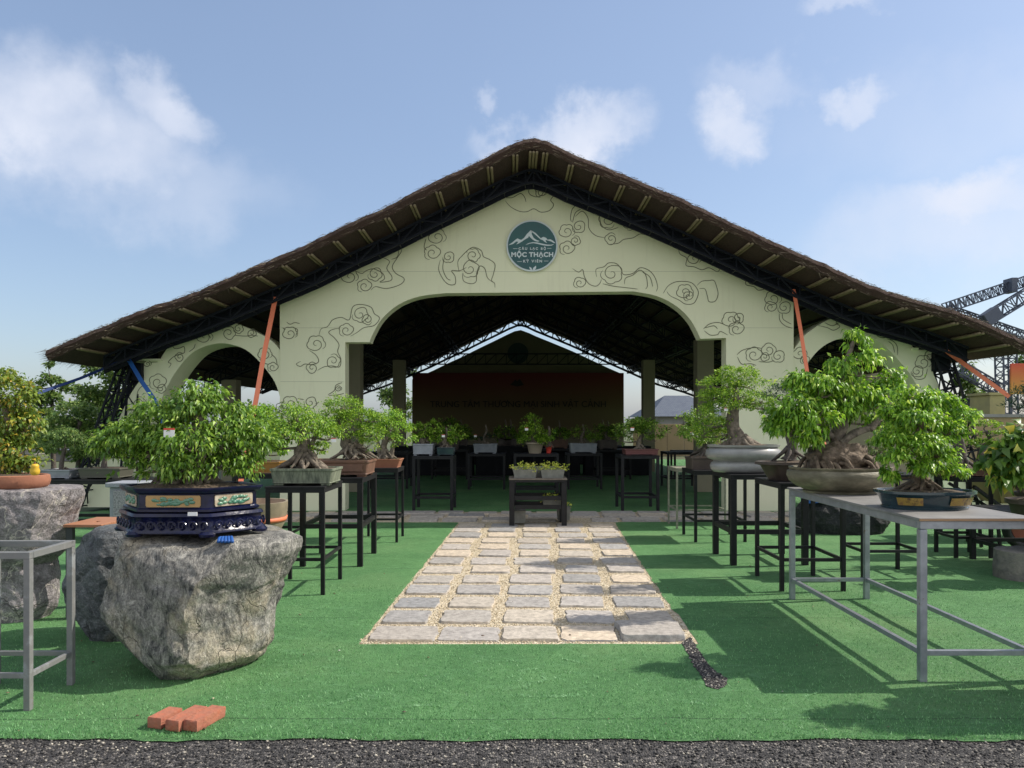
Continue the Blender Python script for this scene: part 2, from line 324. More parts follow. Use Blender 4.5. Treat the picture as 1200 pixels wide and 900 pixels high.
RED = mat('red_paint', (.6, .05, .03), .5)
BRICK = mat('red_brick', (.4, .12, .065), .9, var=(.27, .08, .05), vscale=18, bump=.8, third=(.33, .13, .08))
LOGOG = mat('logo_green', (.012, .1, .095), .4, var=(.015, .075, .085), vscale=3)
LOGOW = mat('logo_white', (.6, .66, .68), .5)
REDD = mat('black_text', (.01, .008, .006), .7)
BLACKR = mat('black_rubber', (.012, .012, .014), .6)
TILE = mat('grey_roof_tile', (.07, .085, .11), .7, var=(.11, .125, .15), vscale=10)
TANW = mat('tan_wall', (.36, .27, .15), .85, var=(.3, .23, .13), vscale=2)
GREYW = mat('grey_wall', (.3, .3, .29), .85, var=(.22, .22, .2), vscale=2)
YELW = mat('faded_yellow_board', (.42, .38, .16), .8, var=(.3, .28, .14), vscale=3)
GLASS = mat('dark_window', (.02, .025, .03), .1)
FARG = mat('far_ground', (.09, .09, .05), .95, var=(.06, .085, .03), vscale=.6)

# ---------------------------------------------------------------- mesh builder
def smooth_path(pts, k=6):
    pts = [Vector(p) for p in pts]; out = []
    if len(pts) < 3: return [pts[0].lerp(pts[-1], i/k) for i in range(k+1)]
    for i in range(len(pts)-1):
        p0 = pts[max(i-1, 0)]; p1 = pts[i]; p2 = pts[i+1]; p3 = pts[min(i+2, len(pts)-1)]
        for j in range(k):
            t = j/k
            out.append(.5*((2*p1)+(p2-p0)*t+(2*p0-5*p1+4*p2-p3)*t*t+(3*p1-p0-3*p2+p3)*t**3))
    out.append(pts[-1]); return out

ORG = {}
class MB:
    def __init__(s): s.v = []; s.f = []; s.mi = []; s.m = 0; s.arr = []
    def add(s, vs, fs):
        o = len(s.v); s.v += [tuple(v) for v in vs]
        s.f += [tuple(i+o for i in f) for f in fs]; s.mi += [s.m]*len(fs)
        return s
    def box(s, x0, y0, z0, x1, y1, z1):
        if x0 > x1: x0, x1 = x1, x0
        if y0 > y1: y0, y1 = y1, y0
        if z0 > z1: z0, z1 = z1, z0
        return s.add([(x0,y0,z0),(x1,y0,z0),(x1,y1,z0),(x0,y1,z0),(x0,y0,z1),(x1,y0,z1),(x1,y1,z1),(x0,y1,z1)],
                     [(0,3,2,1),(4,5,6,7),(0,1,5,4),(1,2,6,5),(2,3,7,6),(3,0,4,7)])
    def bar(s, a, b, w=.03, h=None, up=(0,0,1)):
        a = Vector(a); b = Vector(b); h = h or w; d = (b-a)
        if d.length < 1e-6: return s
        d.normalize(); u = Vector(up)
        if abs(d.dot(u)) > .95: u = Vector((0, 1, 0)) if abs(d.y) < .9 else Vector((1, 0, 0))
        r = d.cross(u).normalized(); u = r.cross(d)
        q = [(-1,-1),(1,-1),(1,1),(-1,1)]
        vs = [p + r*(x*w/2) + u*(y*h/2) for p in (a, b) for x, y in q]
        return s.add(vs, [(0,1,2,3)[::-1],(4,5,6,7),(0,1,5,4),(1,2,6,5),(2,3,7,6),(3,0,4,7)])
    def tube(s, pts, rad, seg=8, rough=0, seed=0, freq=3):
        pts = [Vector(p) for p in pts]
        if isinstance(rad, (int, float)): rad = [rad]*len(pts)
        vs = []; n = len(pts); pr = None
        for i, p in enumerate(pts):
            d = (pts[min(i+1, n-1)] - pts[max(i-1, 0)])
            if d.length < 1e-9: d = Vector((0,0,1))
            d.normalize()
            if pr is None:
                u = Vector((0,0,1)) if abs(d.z) < .8 else Vector((0,1,0)); pr = d.cross(u).normalized()
            pr = (pr - d*pr.dot(d)).normalized(); u = d.cross(pr)
            for k in range(seg):
                a = 2*math.pi*k/seg; rr = rad[i]
                o = pr*math.cos(a) + u*math.sin(a)
                if rough:
                    q = p + o*rad[i]
                    rr *= 1 + rough*(mn.noise(Vector((math.cos(a)*1.8+seed, math.sin(a)*1.8, i*.16))) + .7*mn.noise(q*freq*6/max(.02, 1)+Vector((seed,)*3)))*1.4
                vs.append(p + o*rr)
        fs = [(i*seg+k, i*seg+(k+1)%seg, (i+1)*seg+(k+1)%seg, (i+1)*seg+k) for i in range(n-1) for k in range(seg)]
        fs.append(tuple(range(seg))[::-1]); fs.append(tuple((n-1)*seg+k for k in range(seg)))
        return s.add(vs, fs)
    def lathe(s, c, prof, sx=1, sy=1, seg=40, lobes=0, amp=0, fn=None):
        # prof: (r, z) list from outside bottom up and then inside; closed at both ends
        c = Vector(c); vs = []
        for r, z in prof:
            for k in range(seg):
                a = 2*math.pi*k/seg; q = r*(1 + (amp*math.cos(lobes*a) if lobes else 0))
                vs.append(c + Vector((q*sx*math.cos(a), q*sy*math.sin(a), z)))
        n = len(prof)
        fs = [(i*seg+k, i*seg+(k+1)%seg, (i+1)*seg+(k+1)%seg, (i+1)*seg+k) for i in range(n-1) for k in range(seg)]
        fs.append(tuple(range(seg))[::-1]); fs.append(tuple((n-1)*seg+k for k in range(seg)))
        return s.add(vs, fs)
    def loft(s, loops):     # list of loops with same count, capped
        n = len(loops[0]); vs = [v for l in loops for v in l]
        fs = [(i*n+k, i*n+(k+1)%n, (i+1)*n+(k+1)%n, (i+1)*n+k) for i in range(len(loops)-1) for k in range(n)]
        fs.append(tuple(range(n))[::-1]); fs.append(tuple((len(loops)-1)*n+k for k in range(n)))
        return s.add(vs, fs)
    def lattice(s, a, b, w, d, n, r=.02, side=(0,1,0), zig=None):
        a = Vector(a); b = Vector(b); ax = (b-a).normalized(); sd = Vector(side); sd = (sd - ax*sd.dot(ax)).normalized(); u = ax.cross(sd).normalized()
        C = [sd*(x*d/2) + u*(y*w/2) for x, y in ((-1,-1),(1,-1),(1,1),(-1,1))]
        zig = zig or r*.6
        for c in C: s.bar(a+c, b+c, r)
        for i in range(n+1):
            p = a.lerp(b, i/n)
            for k in range(4): s.bar(p+C[k], p+C[(k+1)%4], zig)
            if i < n:
                q = a.lerp(b, (i+1)/n)
                for k in range(4):
                    k2 = (k+1) % 4
                    if i % 2: s.bar(p+C[k], q+C[k2], zig)
                    else: s.bar(p+C[k2], q+C[k], zig)
        return s
    def build(s, name, mats, parent=None, smooth=False, bevel=0, kind=None, loc=None, auto=None):
        me = bpy.data.meshes.new(name); o = bpy.data.objects.new(name, me); COL.objects.link(o)
        org = Vector(loc) if loc is not None else (ORG[parent] if parent else Vector((0,0,0)))
        V = np.array(s.v, dtype=np.float32).reshape(-1, 3) - np.array(org, dtype=np.float32)
        me.from_pydata(V.tolist(), [], s.f)
        if not isinstance(mats, (list, tuple)): mats = [mats]
        for m in mats: me.materials.append(m)
        if len(mats) > 1: me.polygons.foreach_set('material_index', s.mi)
        if smooth: me.polygons.foreach_set('use_smooth', [True]*len(me.polygons))
        me.update()
        if auto:
            try: me.set_sharp_from_angle(angle=math.radians(auto))
            except Exception: pass
        if bevel:
            bv = o.modifiers.new('bevel', 'BEVEL'); bv.width = bevel; bv.segments = 2; bv.limit_method = 'ANGLE'; bv.angle_limit = math.radians(40)
        ORG[o] = org
        if parent: o.parent = parent
        else:
            o.location = org
        if kind: o['kind'] = kind
        return o
def thing(name, label, cat, loc, group=None):
    o = bpy.data.objects.new(name, None); COL.objects.link(o); o.location = loc; ORG[o] = Vector(loc)
    o.empty_display_size = .2; tag(o, label, cat, group); return o
def tag(o, label, cat, group=None):
    o['label'] = label; o['category'] = cat
    if group: o['group'] = group
    return o
def raw_mesh(name, V, F, material, parent, smooth=False):
    me = bpy.data.meshes.new(name); org = ORG[parent] if parent else Vector((0,0,0))
    V = (V - np.array(org)).astype(np.float32); nf = len(F); F = F.astype(np.int32)
    me.vertices.add(len(V)); me.vertices.foreach_set('co', V.ravel())
    me.loops.add(F.size); me.loops.foreach_set('vertex_index', F.ravel())
    me.polygons.add(nf); me.polygons.foreach_set('loop_start', np.arange(0, F.size, F.shape[1], dtype=np.int32))
    me.polygons.foreach_set('loop_total', np.full(nf, F.shape[1], dtype=np.int32))
    if smooth: me.polygons.foreach_set('use_smooth', np.ones(nf, dtype=bool))
    me.materials.append(material); me.update(calc_edges=True); me.validate()
    o = bpy.data.objects.new(name, me); COL.objects.link(o); ORG[o] = org
    if parent: o.parent = parent
    return o

def leaf_mesh(name, C, D, L, Wd, material, parent, rng, droop=.5):
    """C centres (n,3), D directions, L length array, width ratio"""
    n = len(C)
    D = D/np.linalg.norm(D, axis=1, keepdims=True)
    R = rng.normal(size=(n, 3)); S = np.cross(D, R + np.array([0, 0, 1.6])); S /= np.linalg.norm(S, axis=1, keepdims=True)+1e-9
    U = np.cross(S, D); L = L[:, None]
    b = C; mid = C + D*L*.5 + U*L*.06; tip = C + D*L*(1-.12*droop) - U*L*.22*droop - np.array([0, 0, 1])*L*.18*droop
    l = C + D*L*.42 + S*L*Wd + U*L*.14; r = C + D*L*.42 - S*L*Wd + U*L*.14
    V = np.stack([b, mid, tip, l, r], 1).reshape(-1, 3); k = np.arange(n)[:, None]*5
    F = np.concatenate([k+np.array([[0,4,1]]), k+np.array([[0,1,3]]), k+np.array([[1,4,2]]), k+np.array([[1,2,3]])], 1).reshape(-1, 3)
    return raw_mesh(name, V, F, material, parent, True)

def crown(parent, pads, n, lsize, material, rng, wd=.24, clump=.2, hang=.5, fill=.55, name='crown', per=14, cull=-.12):
    """pads: list of (centre, rx, ry, rz)"""
    area = np.array([p[1]*p[2]+p[1]*p[3] for p in pads]); area = area/area.sum()
    CC = []; DD = []
    for (c, rx, ry, rz), a in zip(pads, area):
        m = max(4, int(n*a/per)); c = np.array(c)
        d = rng.normal(size=(m, 3)); d /= np.linalg.norm(d, axis=1, keepdims=True)
        flip = (d[:, 2] < -.1) & (rng.random(m) < .65); d[flip, 2] *= -1
        u = fill + (1.05-fill)*rng.random(m)**.6
        d2 = d.copy(); d2[d2[:, 2] < 0, 2] *= .7
        cc = c + d2*u[:, None]*np.array([rx, ry, rz])*(.9 + .22*rng.random((m, 1)))
        cr = clump*(.6+.7*rng.random(m))*min(rx, rz*1.5)
        for j in range(m):
            g = mn.noise(Vector(cc[j])*(1.1/max(.05, rx))+Vector((rx*50, 3, 7)))
            if g < cull: continue
            k = max(3, int(per*(.5+rng.random())*(1+.8*g)))
            q = rng.normal(size=(k, 3))*cr[j]*np.array([.75, .75, .5])
            CC.append(cc[j]+q)
            dd = d[j]*np.array([1, 1, .6]) + q/max(cr[j], 1e-4)*.5 + rng.normal(size=(k, 3))*.5 + np.array([0, 0, -hang])
            DD.append(dd)
        # stray shoots standing out of the pad
        for j in range(max(2, m//9)):
            th_ = rng.random()*6.283; el = rng.uniform(-.15, 1.3); dv = np.array([math.cos(th_)*math.cos(el), math.sin(th_)*math.cos(el), math.sin(el)])
            ln = rng.uniform(.9, 1.42); kk = int(per*.8); tt = rng.uniform(.7, 1, kk)
            q = c+dv*np.array([rx, ry, rz])*ln*tt[:, None]+rng.normal(size=(kk, 3))*lsize*.35+np.array([0, 0, 1])*(tt[:, None]-.7)*rz*.3
            CC.append(q); DD.append(dv*.9+rng.normal(size=(kk, 3))*.6+np.array([0, 0, -hang*.7]))
    C = np.concatenate(CC); D = np.concatenate(DD); L = lsize*(.65+.6*rng.random(len(C)))
    return leaf_mesh(name, C, D, L, wd, material, parent, rng, droop=1 if hang > .3 else .4)

def bonsai_trunk(parent, base, path, r0, r1, pads, material, rs, roots=9, spread=.2, branches=True, k=7, extra=()):
    mb = MB(); pp = smooth_path(path, k); n = len(pp)
    rad = [r1 + (r0-r1)*(1-i/(n-1))**1.1 for i in range(n)]
    rad[0] *= 1.35; rad[1] *= 1.2
    mb.tube(pp, rad, 14, .3, rs.random()*20, 2)
    for ep, er0, er1 in extra:
        q = smooth_path(ep, k); m = len(q)
        mb.tube(q, [er1+(er0-er1)*(1-i/(m-1)) for i in range(m)], 10, .3, rs.random()*20, 2)
    b = Vector(base)
    for i in range(roots):
        a = 2*math.pi*(i+rs.random()*.7)/roots; ln = spread*(.65+.6*rs.random()); h0 = r0*(.7+1.5*rs.random())
        bend = rs.uniform(-.6, .6)
        pts = [b+Vector((math.cos(a)*r0*.3, math.sin(a)*r0*.3, h0)),
               b+Vector((math.cos(a)*(r0*.8+ln*.2), math.sin(a)*(r0*.8+ln*.2), h0*.62)),
               b+Vector((math.cos(a+bend*.4)*(r0+ln*.55), math.sin(a+bend*.4)*(r0+ln*.55)*.8, h0*.24+.012*rs.random())),
               b+Vector((math.cos(a+bend)*(r0+ln), math.sin(a+bend)*(r0+ln)*.8, -.012))]
        q = smooth_path(pts, 5); rr = r0*(.28+.25*rs.random())
        mb.tube(q, [rr*(1-.72*j/(len(q)-1)) for j in range(len(q))], 8, .25, rs.random()*9, 3)
    if branches:
        for c, rx, ry, rz in pads:
            c = Vector(c); best = min(range(n//4, n), key=lambda i: (pp[i]-c).length + .25*abs(pp[i].z-c.z))
            s = pp[best]; e = c + Vector((0, 0, -rz*.35)); mid = s.lerp(e, .5)+Vector((rs.uniform(-.15, .15)*rx, rs.uniform(-.15,.15)*rx, rs.uniform(-.3, .1)*rz))
            q = smooth_path([s, mid, e], 5); rb = max(r1*.5, min(rad[best]*.5, .1*rx))
            mb.tube(q, [rb*(1-.6*j/(len(q)-1)) for j in range(len(q))], 8, .2, rs.random()*9, 3)
            for _ in range(5):
                t = c + Vector((rs.uniform(-.8, .8)*rx, rs.uniform(-.8, .8)*ry, rs.uniform(-.2, .6)*rz))
                mb.tube(smooth_path([e, e.lerp(t, .5)+Vector((0, 0, rs.uniform(-.1, .2)*rz)), t], 3), [rb*.35, rb*.3, rb*.25, rb*.2, rb*.17, rb*.14, rb*.1][:7], 5)
    return mb.build('trunk', material, parent, smooth=True)

def px_pads(lst, Y, depth=.85, rs=None):
    """(px,py,rx,ry[,dY]) in photograph pixels at distance Y -> world ellipsoids"""
    out = []
    for q in lst:
        px, py, rx, ry = q[:4]; dy = q[4] if len(q) > 4 else 0
        s = (Y+dy)/900; out.append((P(px, py, Y+dy), rx*s, rx*s*depth, ry*s))
    return out

def rect_pot(parent, x0, x1, y0, y1, z0, z1, material, taper=.93, rim=.018, feet=True, soil=SOIL, panel=None):
    cx, cy = (x0+x1)/2, (y0+y1)/2; hx, hy = (x1-x0)/2, (y1-y0)/2; h = z1-z0; fz = h*.13 if feet else 0
    def lp(f, z, g=0): 
        a, b = hx*f-g, hy*f-g; c = min(a, b)*.06
        return [Vector((cx+x, cy+y, z)) for x, y in ((-a+c,-b),(a-c,-b),(a,-b+c),(a,b-c),(a-c,b),(-a+c,b),(-a,b-c),(-a,-b+c))]
    mb = MB(); rz = h*.14
    mb.loft([lp(taper, z0+fz), lp(taper, z0+fz+h*.04), lp(taper*.985+.015*0, z0+fz+h*.07), lp(.965, z1-rz-.002), lp(1, z1-rz), lp(1, z1), lp(1, z1, rim), lp(.98, z1-h*.16, rim)])
    if feet:
        for sx in (-1, 1):
            for sy in (-1, 1):
                fx = cx+sx*hx*taper*.78; fy = cy+sy*hy*taper*.72
                mb.loft([[Vector((fx+a*hx*.14, fy+b*hy*.2, z)) for a, b in ((-1,-1),(1,-1),(1,1),(-1,1))] for z in (z0, z0+fz-.001)])
    pot = mb.build('pot', material, parent, bevel=min(.006, h*.05))
    if panel:
        mp = MB(); t = taper*.98
        mp.box(cx-hx*.78, cy-hy*.985-.003, z0+fz+h*.2, cx+hx*.78, cy-hy*.95, z1-rz-h*.1)
        mp.build('panel', panel, pot, bevel=.003)
    ms = MB(); ms.box(cx-hx*.93, cy-hy*.93, z1-h*.2, cx+hx*.93, cy+hy*.93, z1-h*.07); ms.build('soil', soil, parent)
    return pot
def round_pot(parent, c, rx, ry, h, material, prof='bowl', soil=SOIL, lobes=0, amp=0):
    P_ = {'bowl': [(.6,0),(.68,.0),(.7,.08),(.66,.1),(.82,.25),(.95,.45),(1,.66),(.985,.84),(.93,.9),(.95,.93),(.96,1),(.9,1),(.88,.85),(.3,.82)],
          'saucer': [(.8,0),(.86,.02),(.97,.3),(1,.6),(.98,.95),(.93,1),(.88,.95),(.86,.7),(.2,.7)],
          'oval': [(.78,0),(.84,0),(.85,.1),(.82,.13),(.88,.5),(.93,.78),(1,.86),(1,1),(.93,1),(.9,.86),(.3,.82)],
          'tier': [(.7,0),(.78,.02),(.86,.12),(.88,.25),(.84,.36),(.78,.4),(.8,.44),(.95,.52),(1.0,.66),(.98,.8),(.9,.88),(.88,.9),(.95,.93),(.96,1),(.9,1),(.88,.93),(.3,.9)],
          'cone': [(.6,0),(.64,.0),(.86,.8),(.95,.84),(1,.86),(1,1),(.92,1),(.9,.88),(.3,.86)]}[prof]
    mb = MB(); mb.lathe(c, [(r, z*h) for r, z in P_], rx, ry, 56, lobes, amp)
    pot = mb.build('pot', material, parent, smooth=True, auto=50)
    ms = MB(); ms.lathe(Vector(c)+Vector((0,0,h*.8)), [(.88, 0), (.88, h*.06), (.6, h*.2), (.2, h*.26)], rx, ry, 24); ms.build('soil', soil, parent, smooth=True)
    return pot

def stand(label, x0, x1, y0, y1, h, material=STEEL, w=.04, rail=.2, top=None, group='steel display stands', name='plant_stand', skew=0, cat='stand', topmat=None, apron=.0, midrails=()):
    t = thing(name, label, cat, ((x0+x1)/2, (y0+y1)/2, 0), group)
    tt = .018
    for x, y in ((x0+w/2, y0+w/2), (x1-w/2, y0+w/2), (x1-w/2, y1-w/2), (x0+w/2, y1-w/2)):
        m = MB(); m.box(x-w/2, y-w/2, .003, x+w/2, y+w/2, h-tt-.037); m.build('leg', material, t, bevel=.003)
    m = MB(); z = h-tt-.018; e = .002
    m.box(x0, y0, z-.018, x1, y0+w, z+.017); m.box(x0, y1-w, z-.018, x1, y1, z+.017)
    m.box(x0, y0+w+e, z-.018, x0+w, y1-w-e, z+.017); m.box(x1-w, y0+w+e, z-.018, x1, y1-w-e, z+.017)
    m.build('top_frame', material, t, bevel=.002)
    q = w*.8
    for r in (rail,)+tuple(midrails):
        m = MB()
        m.box(x0+w+e, y0+.006, r, x1-w-e, y0+.006+q*.8, r+q); m.box(x0+w+e, y1-.006-q*.8, r, x1-w-e, y1-.006, r+q)
        m.box(x0+.006, y0+w+e, r, x0+.006+q*.8, y1-w-e, r+q); m.box(x1-.006-q*.8, y0+w+e, r, x1-.006, y1-w-e, r+q)
        m.build('lower_rail', material, t, bevel=.002)
    if top is not False:
        m = MB(); m.box(x0-.004, y0-.004, h-tt, x1+.004, y1+.004, h); m.build('table_top', topmat or material, t, bevel=.002)
    return t

# ---------------------------------------------------------------- ground
def sheet(name, pts, z, material, kind='structure'):
    m = MB(); m.add([(x, y, z) for x, y in pts], [tuple(range(len(pts)))]); return m.build(name, material, kind=kind)
sheet('ground', [(-900,-300),(900,-300),(900,1500),(-900,1500)], -.012, FARG)
ASPH = pebblemat('asphalt', [(.012,.011,.012),(.022,.021,.022),(.038,.036,.036),(.07,.066,.064),(.22,.2,.18)], 95, 1)
sheet('asphalt_road', [(-30,-12),(30,-12),(30,3.85),(-30,3.85)], -.006, ASPH)
sheet('bounce_ground', [(-60,-60),(60,-60),(60,1.2),(-60,1.2)], -.003, mat('bounce_ground_pale', (.5,.48,.43), .9, var=(.42,.4,.36), vscale=1.5))  # unseen pale ground added behind the camera to bounce light onto the wall
# carpet, as a fine grid with a wavy front hem, with a torn notch right of the path
TURF = turf()
PL0 = G(427, 754); PR0 = G(806, 752); PLf = G(541, 611); PRf = G(717, 611)
def path_pt(u, v):       # u 0..1 across, v metres along
    n = v/(PLf.y-PL0.y); a = PL0.lerp(PLf, n); b = PR0.lerp(PRf, n); return a.lerp(b, u)
def zc_(x, y):
    d = math.hypot(x-1.2, (y-4.8)*.8); f = min(1, max(0, (d-.35)/.5))
    w = .006*max(0, 1-abs(y-4.15-.12*math.sin(x*1.3))/.03)*max(0, mn.noise(Vector((x*1.1, 4, 0)))) + .007*max(0, 1-abs(mn.noise(Vector((x*.5, y*.7, 9))))/.03)
    return .004 + (.012*max(0, mn.noise(Vector((x*.9, y*.9, 0))))+w)*f
def carpet_mesh():
    m = MB()
    xs = np.unique(np.concatenate([np.linspace(-16, -4, 13), np.linspace(-4, 5, 120), np.linspace(5, 16, 12)]))
    def yf(x): return 3.63 + .012*math.sin(x*5)+.01*math.sin(x*13+1)+.006*math.sin(x*41)
    PXs = [PL0, PR0, PRf, PLf]
    # strips in y: front (3.63..PL0.y), sides, back (interior)
    ya, yb, yc, yd = PL0.y-.03, 11.5, 12.85, 31
    rows = [0, .3, 1]
    def z(x, y): return zc_(x, y)
    def grid(X, Ys):
        o = [[(x, y, z(x, y)) for x in X] for y in Ys]; nx = len(X)
        m.add([p for r in o for p in r], [(j*nx+i, j*nx+i+1, (j+1)*nx+i+1, (j+1)*nx+i) for j in range(len(Ys)-1) for i in range(nx-1)])
    # front
    nx = len(xs); R = 14
    vs = []
    for j in range(R):
        for x in xs:
            y = yf(x) + (ya-yf(x))*j/(R-1); zz = z(x, y) if j else .001
            vs.append((x, y, zz))
    m.add(vs, [(j*nx+i, j*nx+i+1, (j+1)*nx+i+1, (j+1)*nx+i) for j in range(R-1) for i in range(nx-1)])
    # left and right of the path
    Ys = np.linspace(ya, yb, 40)
    for side in (0, 1):
        vs = []; K = 30
        for y in Ys:
            v = y-PL0.y; e = path_pt(side, v).x + (.03 if side else -.03)
            if side:   # torn strip beside the last stone
                e += (.03 if y < 6.0 else 0)
                e += .022*mn.noise(Vector((y*5, 0, 0)))+.012*mn.noise(Vector((y*17, 0, 0)))
            else: e += .022*mn.noise(Vector((y*5, 5, 0)))+.012*mn.noise(Vector((y*17, 3, 0)))
            for i in range(K):
                s = (i/(K-1))**1.6; x = e + (16-e)*s if side else e - (e+16)*s
                vs.append((x, y, z(x, y) if i else .002))
        F = [(j*K+i, j*K+i+1, (j+1)*K+i+1, (j+1)*K+i) for j in range(len(Ys)-1) for i in range(K-1)]
        if not side: F = [f[::-1] for f in F]
        m.add(vs, F)
    grid(np.linspace(-7, 7.6, 60), np.linspace(yc, yd, 40))
    for a, b in ((-16, -3.9), (5.3, 16)): grid(np.linspace(a, b, 14), np.linspace(yb, yc, 4))
    return m
cp = carpet_mesh().build('carpet', TURF, smooth=True, kind='structure')

GRAV = pebblemat('beige_gravel', [(.3,.23,.14),(.5,.42,.29),(.62,.54,.4),(.42,.33,.2),(.68,.62,.5)], 70, 1)
def quadsheet(name, pts, z, m): return sheet(name, [(p.x, p.y) for p in pts], z, m)
quadsheet('gravel_path', [path_pt(-.03, -.05), path_pt(1.03, -.05), path_pt(1.03, 6.35), path_pt(-.03, 6.35)], -.001, GRAV)
sheet('gravel_cross_path', [(-3.95, 11.45), (5.35, 11.45), (5.35, 12.9), (-3.95, 12.9)], -.0025, GRAV)

def slab(m, c, w, d, h, ang, rs, z0=-.03):
    K = 9; ca, sa = math.cos(ang), math.sin(ang)
    def lp(f, z):
        pts = []
        for e in range(4):
            for k in range(K):
                t = -1+2*k/K; x, y = [(t, -1), (1, t), (-t, 1), (-1, -t)][e]
                pts.append((x, y))
        out = []
        for i, (x, y) in enumerate(pts):
            j = 1+.09*mn.noise(Vector((c.x*7+x*1.7, c.y*7+y*1.7, 3)))+.035*mn.noise(Vector((c.x*9+x*6, c.y*9+y*6, 8)))
            if abs(x) > .9 and abs(y) > .9: j *= .955
            X, Y = x*w/2*j*f, y*d/2*j*f
            out.append(Vector((c.x+X*ca-Y*sa, c.y+X*sa+Y*ca, z + (.004*mn.noise(Vector((c.x*9+x*2, c.y*9+y*2, 9)))))))
        return out
    m.loft([lp(1, z0), lp(1, h-.012), lp(.975, h), lp(.5, h+.002)])
def pavers():
    rs = random.Random(4); m = MB(); ang = -math.atan2((PLf-PL0).x, (PLf-PL0).y)
    L_ = 6.2; rows = 13; pitch = L_/rows; tot = (PR0-PL0).length
    for r in range(rows):
        wd = [rs.uniform(.34, .41) for _ in range(5)]
        if r == 0: wd = [.47, .43, .4, .4, .46]
        gap = (tot-sum(wd))/4; x = 0
        for c in range(5):
            d = pitch*rs.uniform(.70, .82); u = (x+wd[c]/2)/tot
            p = path_pt(u, pitch*(r+.42)+rs.uniform(-.012, .012)); x += wd[c]+gap
            h = rs.uniform(.008, .019)
            if r == 0 and c == 4: h = .045; d = pitch*.84
            slab(m, p, wd[c]*.97, d, h, ang+rs.uniform(-.03, .03), rs)
    for j, y in enumerate((11.78, 12.28, 12.66)):
        x = -3.8+.2*j
        while x < 5.2:
            w = rs.uniform(.42, .62)
            if not (j == 0 and rs.random() < .1): slab(m, Vector((x+w/2, y, 0)), w*.93, .38 if j < 2 else .3, rs.uniform(.016, .03), rs.uniform(-.02, .02), rs)
            x += w+.03
    return m
STONEM = islandmat('paving_stone', [(.42,.39,.36),(.5,.44,.36),(.31,.30,.29),(.6,.5,.38),(.36,.35,.34),(.48,.43,.38),(.27,.27,.27)])
pavers().build('paved_path', STONEM, kind='structure', smooth=True, auto=40)

def scatter(name, n, fn, smin, smax, material, seed, z=0, flat=.6):
    rng = np.random.default_rng(seed)
    T = np.array([(1,0,0),(-1,0,0),(0,1,0),(0,-1,0),(0,0,1),(0,0,-1)], float)
    Fq = np.array([(0,2,4),(2,1,4),(1,3,4),(3,0,4),(2,0,5),(1,2,5),(3,1,5),(0,3,5)])
    pts = fn(rng, n); n = len(pts)
    s = smin+(smax-smin)*rng.random(n)**2
    V = T[None]*(s[:, None, None])*(.7+.6*rng.random((n, 6, 1)))
    a = rng.random(n)*6.28; ca, sa = np.cos(a)[:, None], np.sin(a)[:, None]
    x = V[:, :, 0]*ca-V[:, :, 1]*sa*.75; y = V[:, :, 0]*sa+V[:, :, 1]*ca*.75; zz = V[:, :, 2]*flat
    V = np.stack([x+pts[:, 0:1], y+pts[:, 1:2], zz+z+s[:, None]*flat*.5+pts[:, 2:3]], 2).reshape(-1, 3)
    F = (Fq[None]+np.arange(n)[:, None, None]*6).reshape(-1, 3)
    return raw_mesh(name, V, F, material, None)
def f_road(rng, n):
    x = rng.uniform(-3.2, 3.2, n); y = 3.67-rng.random(n)**1.2*.85
    return np.stack([x, y, np.zeros(n)], 1)
AGG = islandmat('aggregate', [(.014,.013,.014),(.02,.02,.02),(.035,.033,.034),(.05,.048,.048),(.13,.12,.11),(.5,.46,.38)])
o = scatter('road_chippings', 17000, f_road, .003, .0115, AGG, 3, -.006); o['kind'] = 'stuff'
def f_torn(rng, n):
    t = rng.random(n); y = 4.62+t*1.0; c = np.interp(y, [4.62, 5.05, 5.6], [1.31, 1.27, 1.22]); w = np.interp(y, [4.55, 4.75, 5.1, 5.6], [.07, .1, .07, .03])
    return np.stack([c+rng.uniform(-1, 1, n)*w, y, np.zeros(n)+.004], 1)
tear = MB()
tp0 = [G(799,754), G(806,768), G(814,782), G(822,794), G(829,806), G(842,809), G(853,803), G(852,796), G(840,789), G(830,780), G(822,768), G(814,756), G(808,748)]
tp = []
for a, b in zip(tp0, tp0[1:]+tp0[:1]):
    for k_ in range(6):
        p = a.lerp(b, k_/6); q = (b-a).normalized(); p += Vector((q.y, -q.x, 0))*.014*mn.noise(p*28); tp.append(p)
tear.add([(p.x, p.y, .0075) for p in tp], [tuple(range(len(tp)))]); tear.build('bare_asphalt_strip', ASPH, kind='structure')
def f_tear(rng, n):
    out = []; ring = [(p.x, p.y) for p in tp]
    while len(out) < n:
        x, y = rng.uniform(.9, 1.4), rng.uniform(4.2, 5.6); c = False; j = len(ring)-1
        for i in range(len(ring)):
            if (ring[i][1] > y) != (ring[j][1] > y) and x < (ring[j][0]-ring[i][0])*(y-ring[i][1])/(ring[j][1]-ring[i][1])+ring[i][0]: c = not c
            j = i
        if c: out.append((x, y, .0055))
    return np.array(out)
scatter('loose_chippings', 1500, f_tear, .004, .011, AGG, 5)['kind'] = 'stuff'
def f_path(rng, n):
    v = rng.random(n)**1.4*6.3; u = rng.uniform(-.02, 1.02, n); out = np.array([tuple(path_pt(a, b)) for a, b in zip(u, v)])
    out[:, 2] = 0; return out
PEB = islandmat('pebbles', [(.3,.23,.14),(.5,.42,.29),(.62,.54,.4),(.42,.33,.2),(.7,.64,.52)])
scatter('path_gravel', 24000, f_path, .004, .010, PEB, 9, -.001)['kind'] = 'stuff'
def f_lit(rng, n):
    return np.stack([rng.uniform(-3.2, 3.4, n), rng.uniform(3.7, 8, n), np.full(n, .012)], 1)
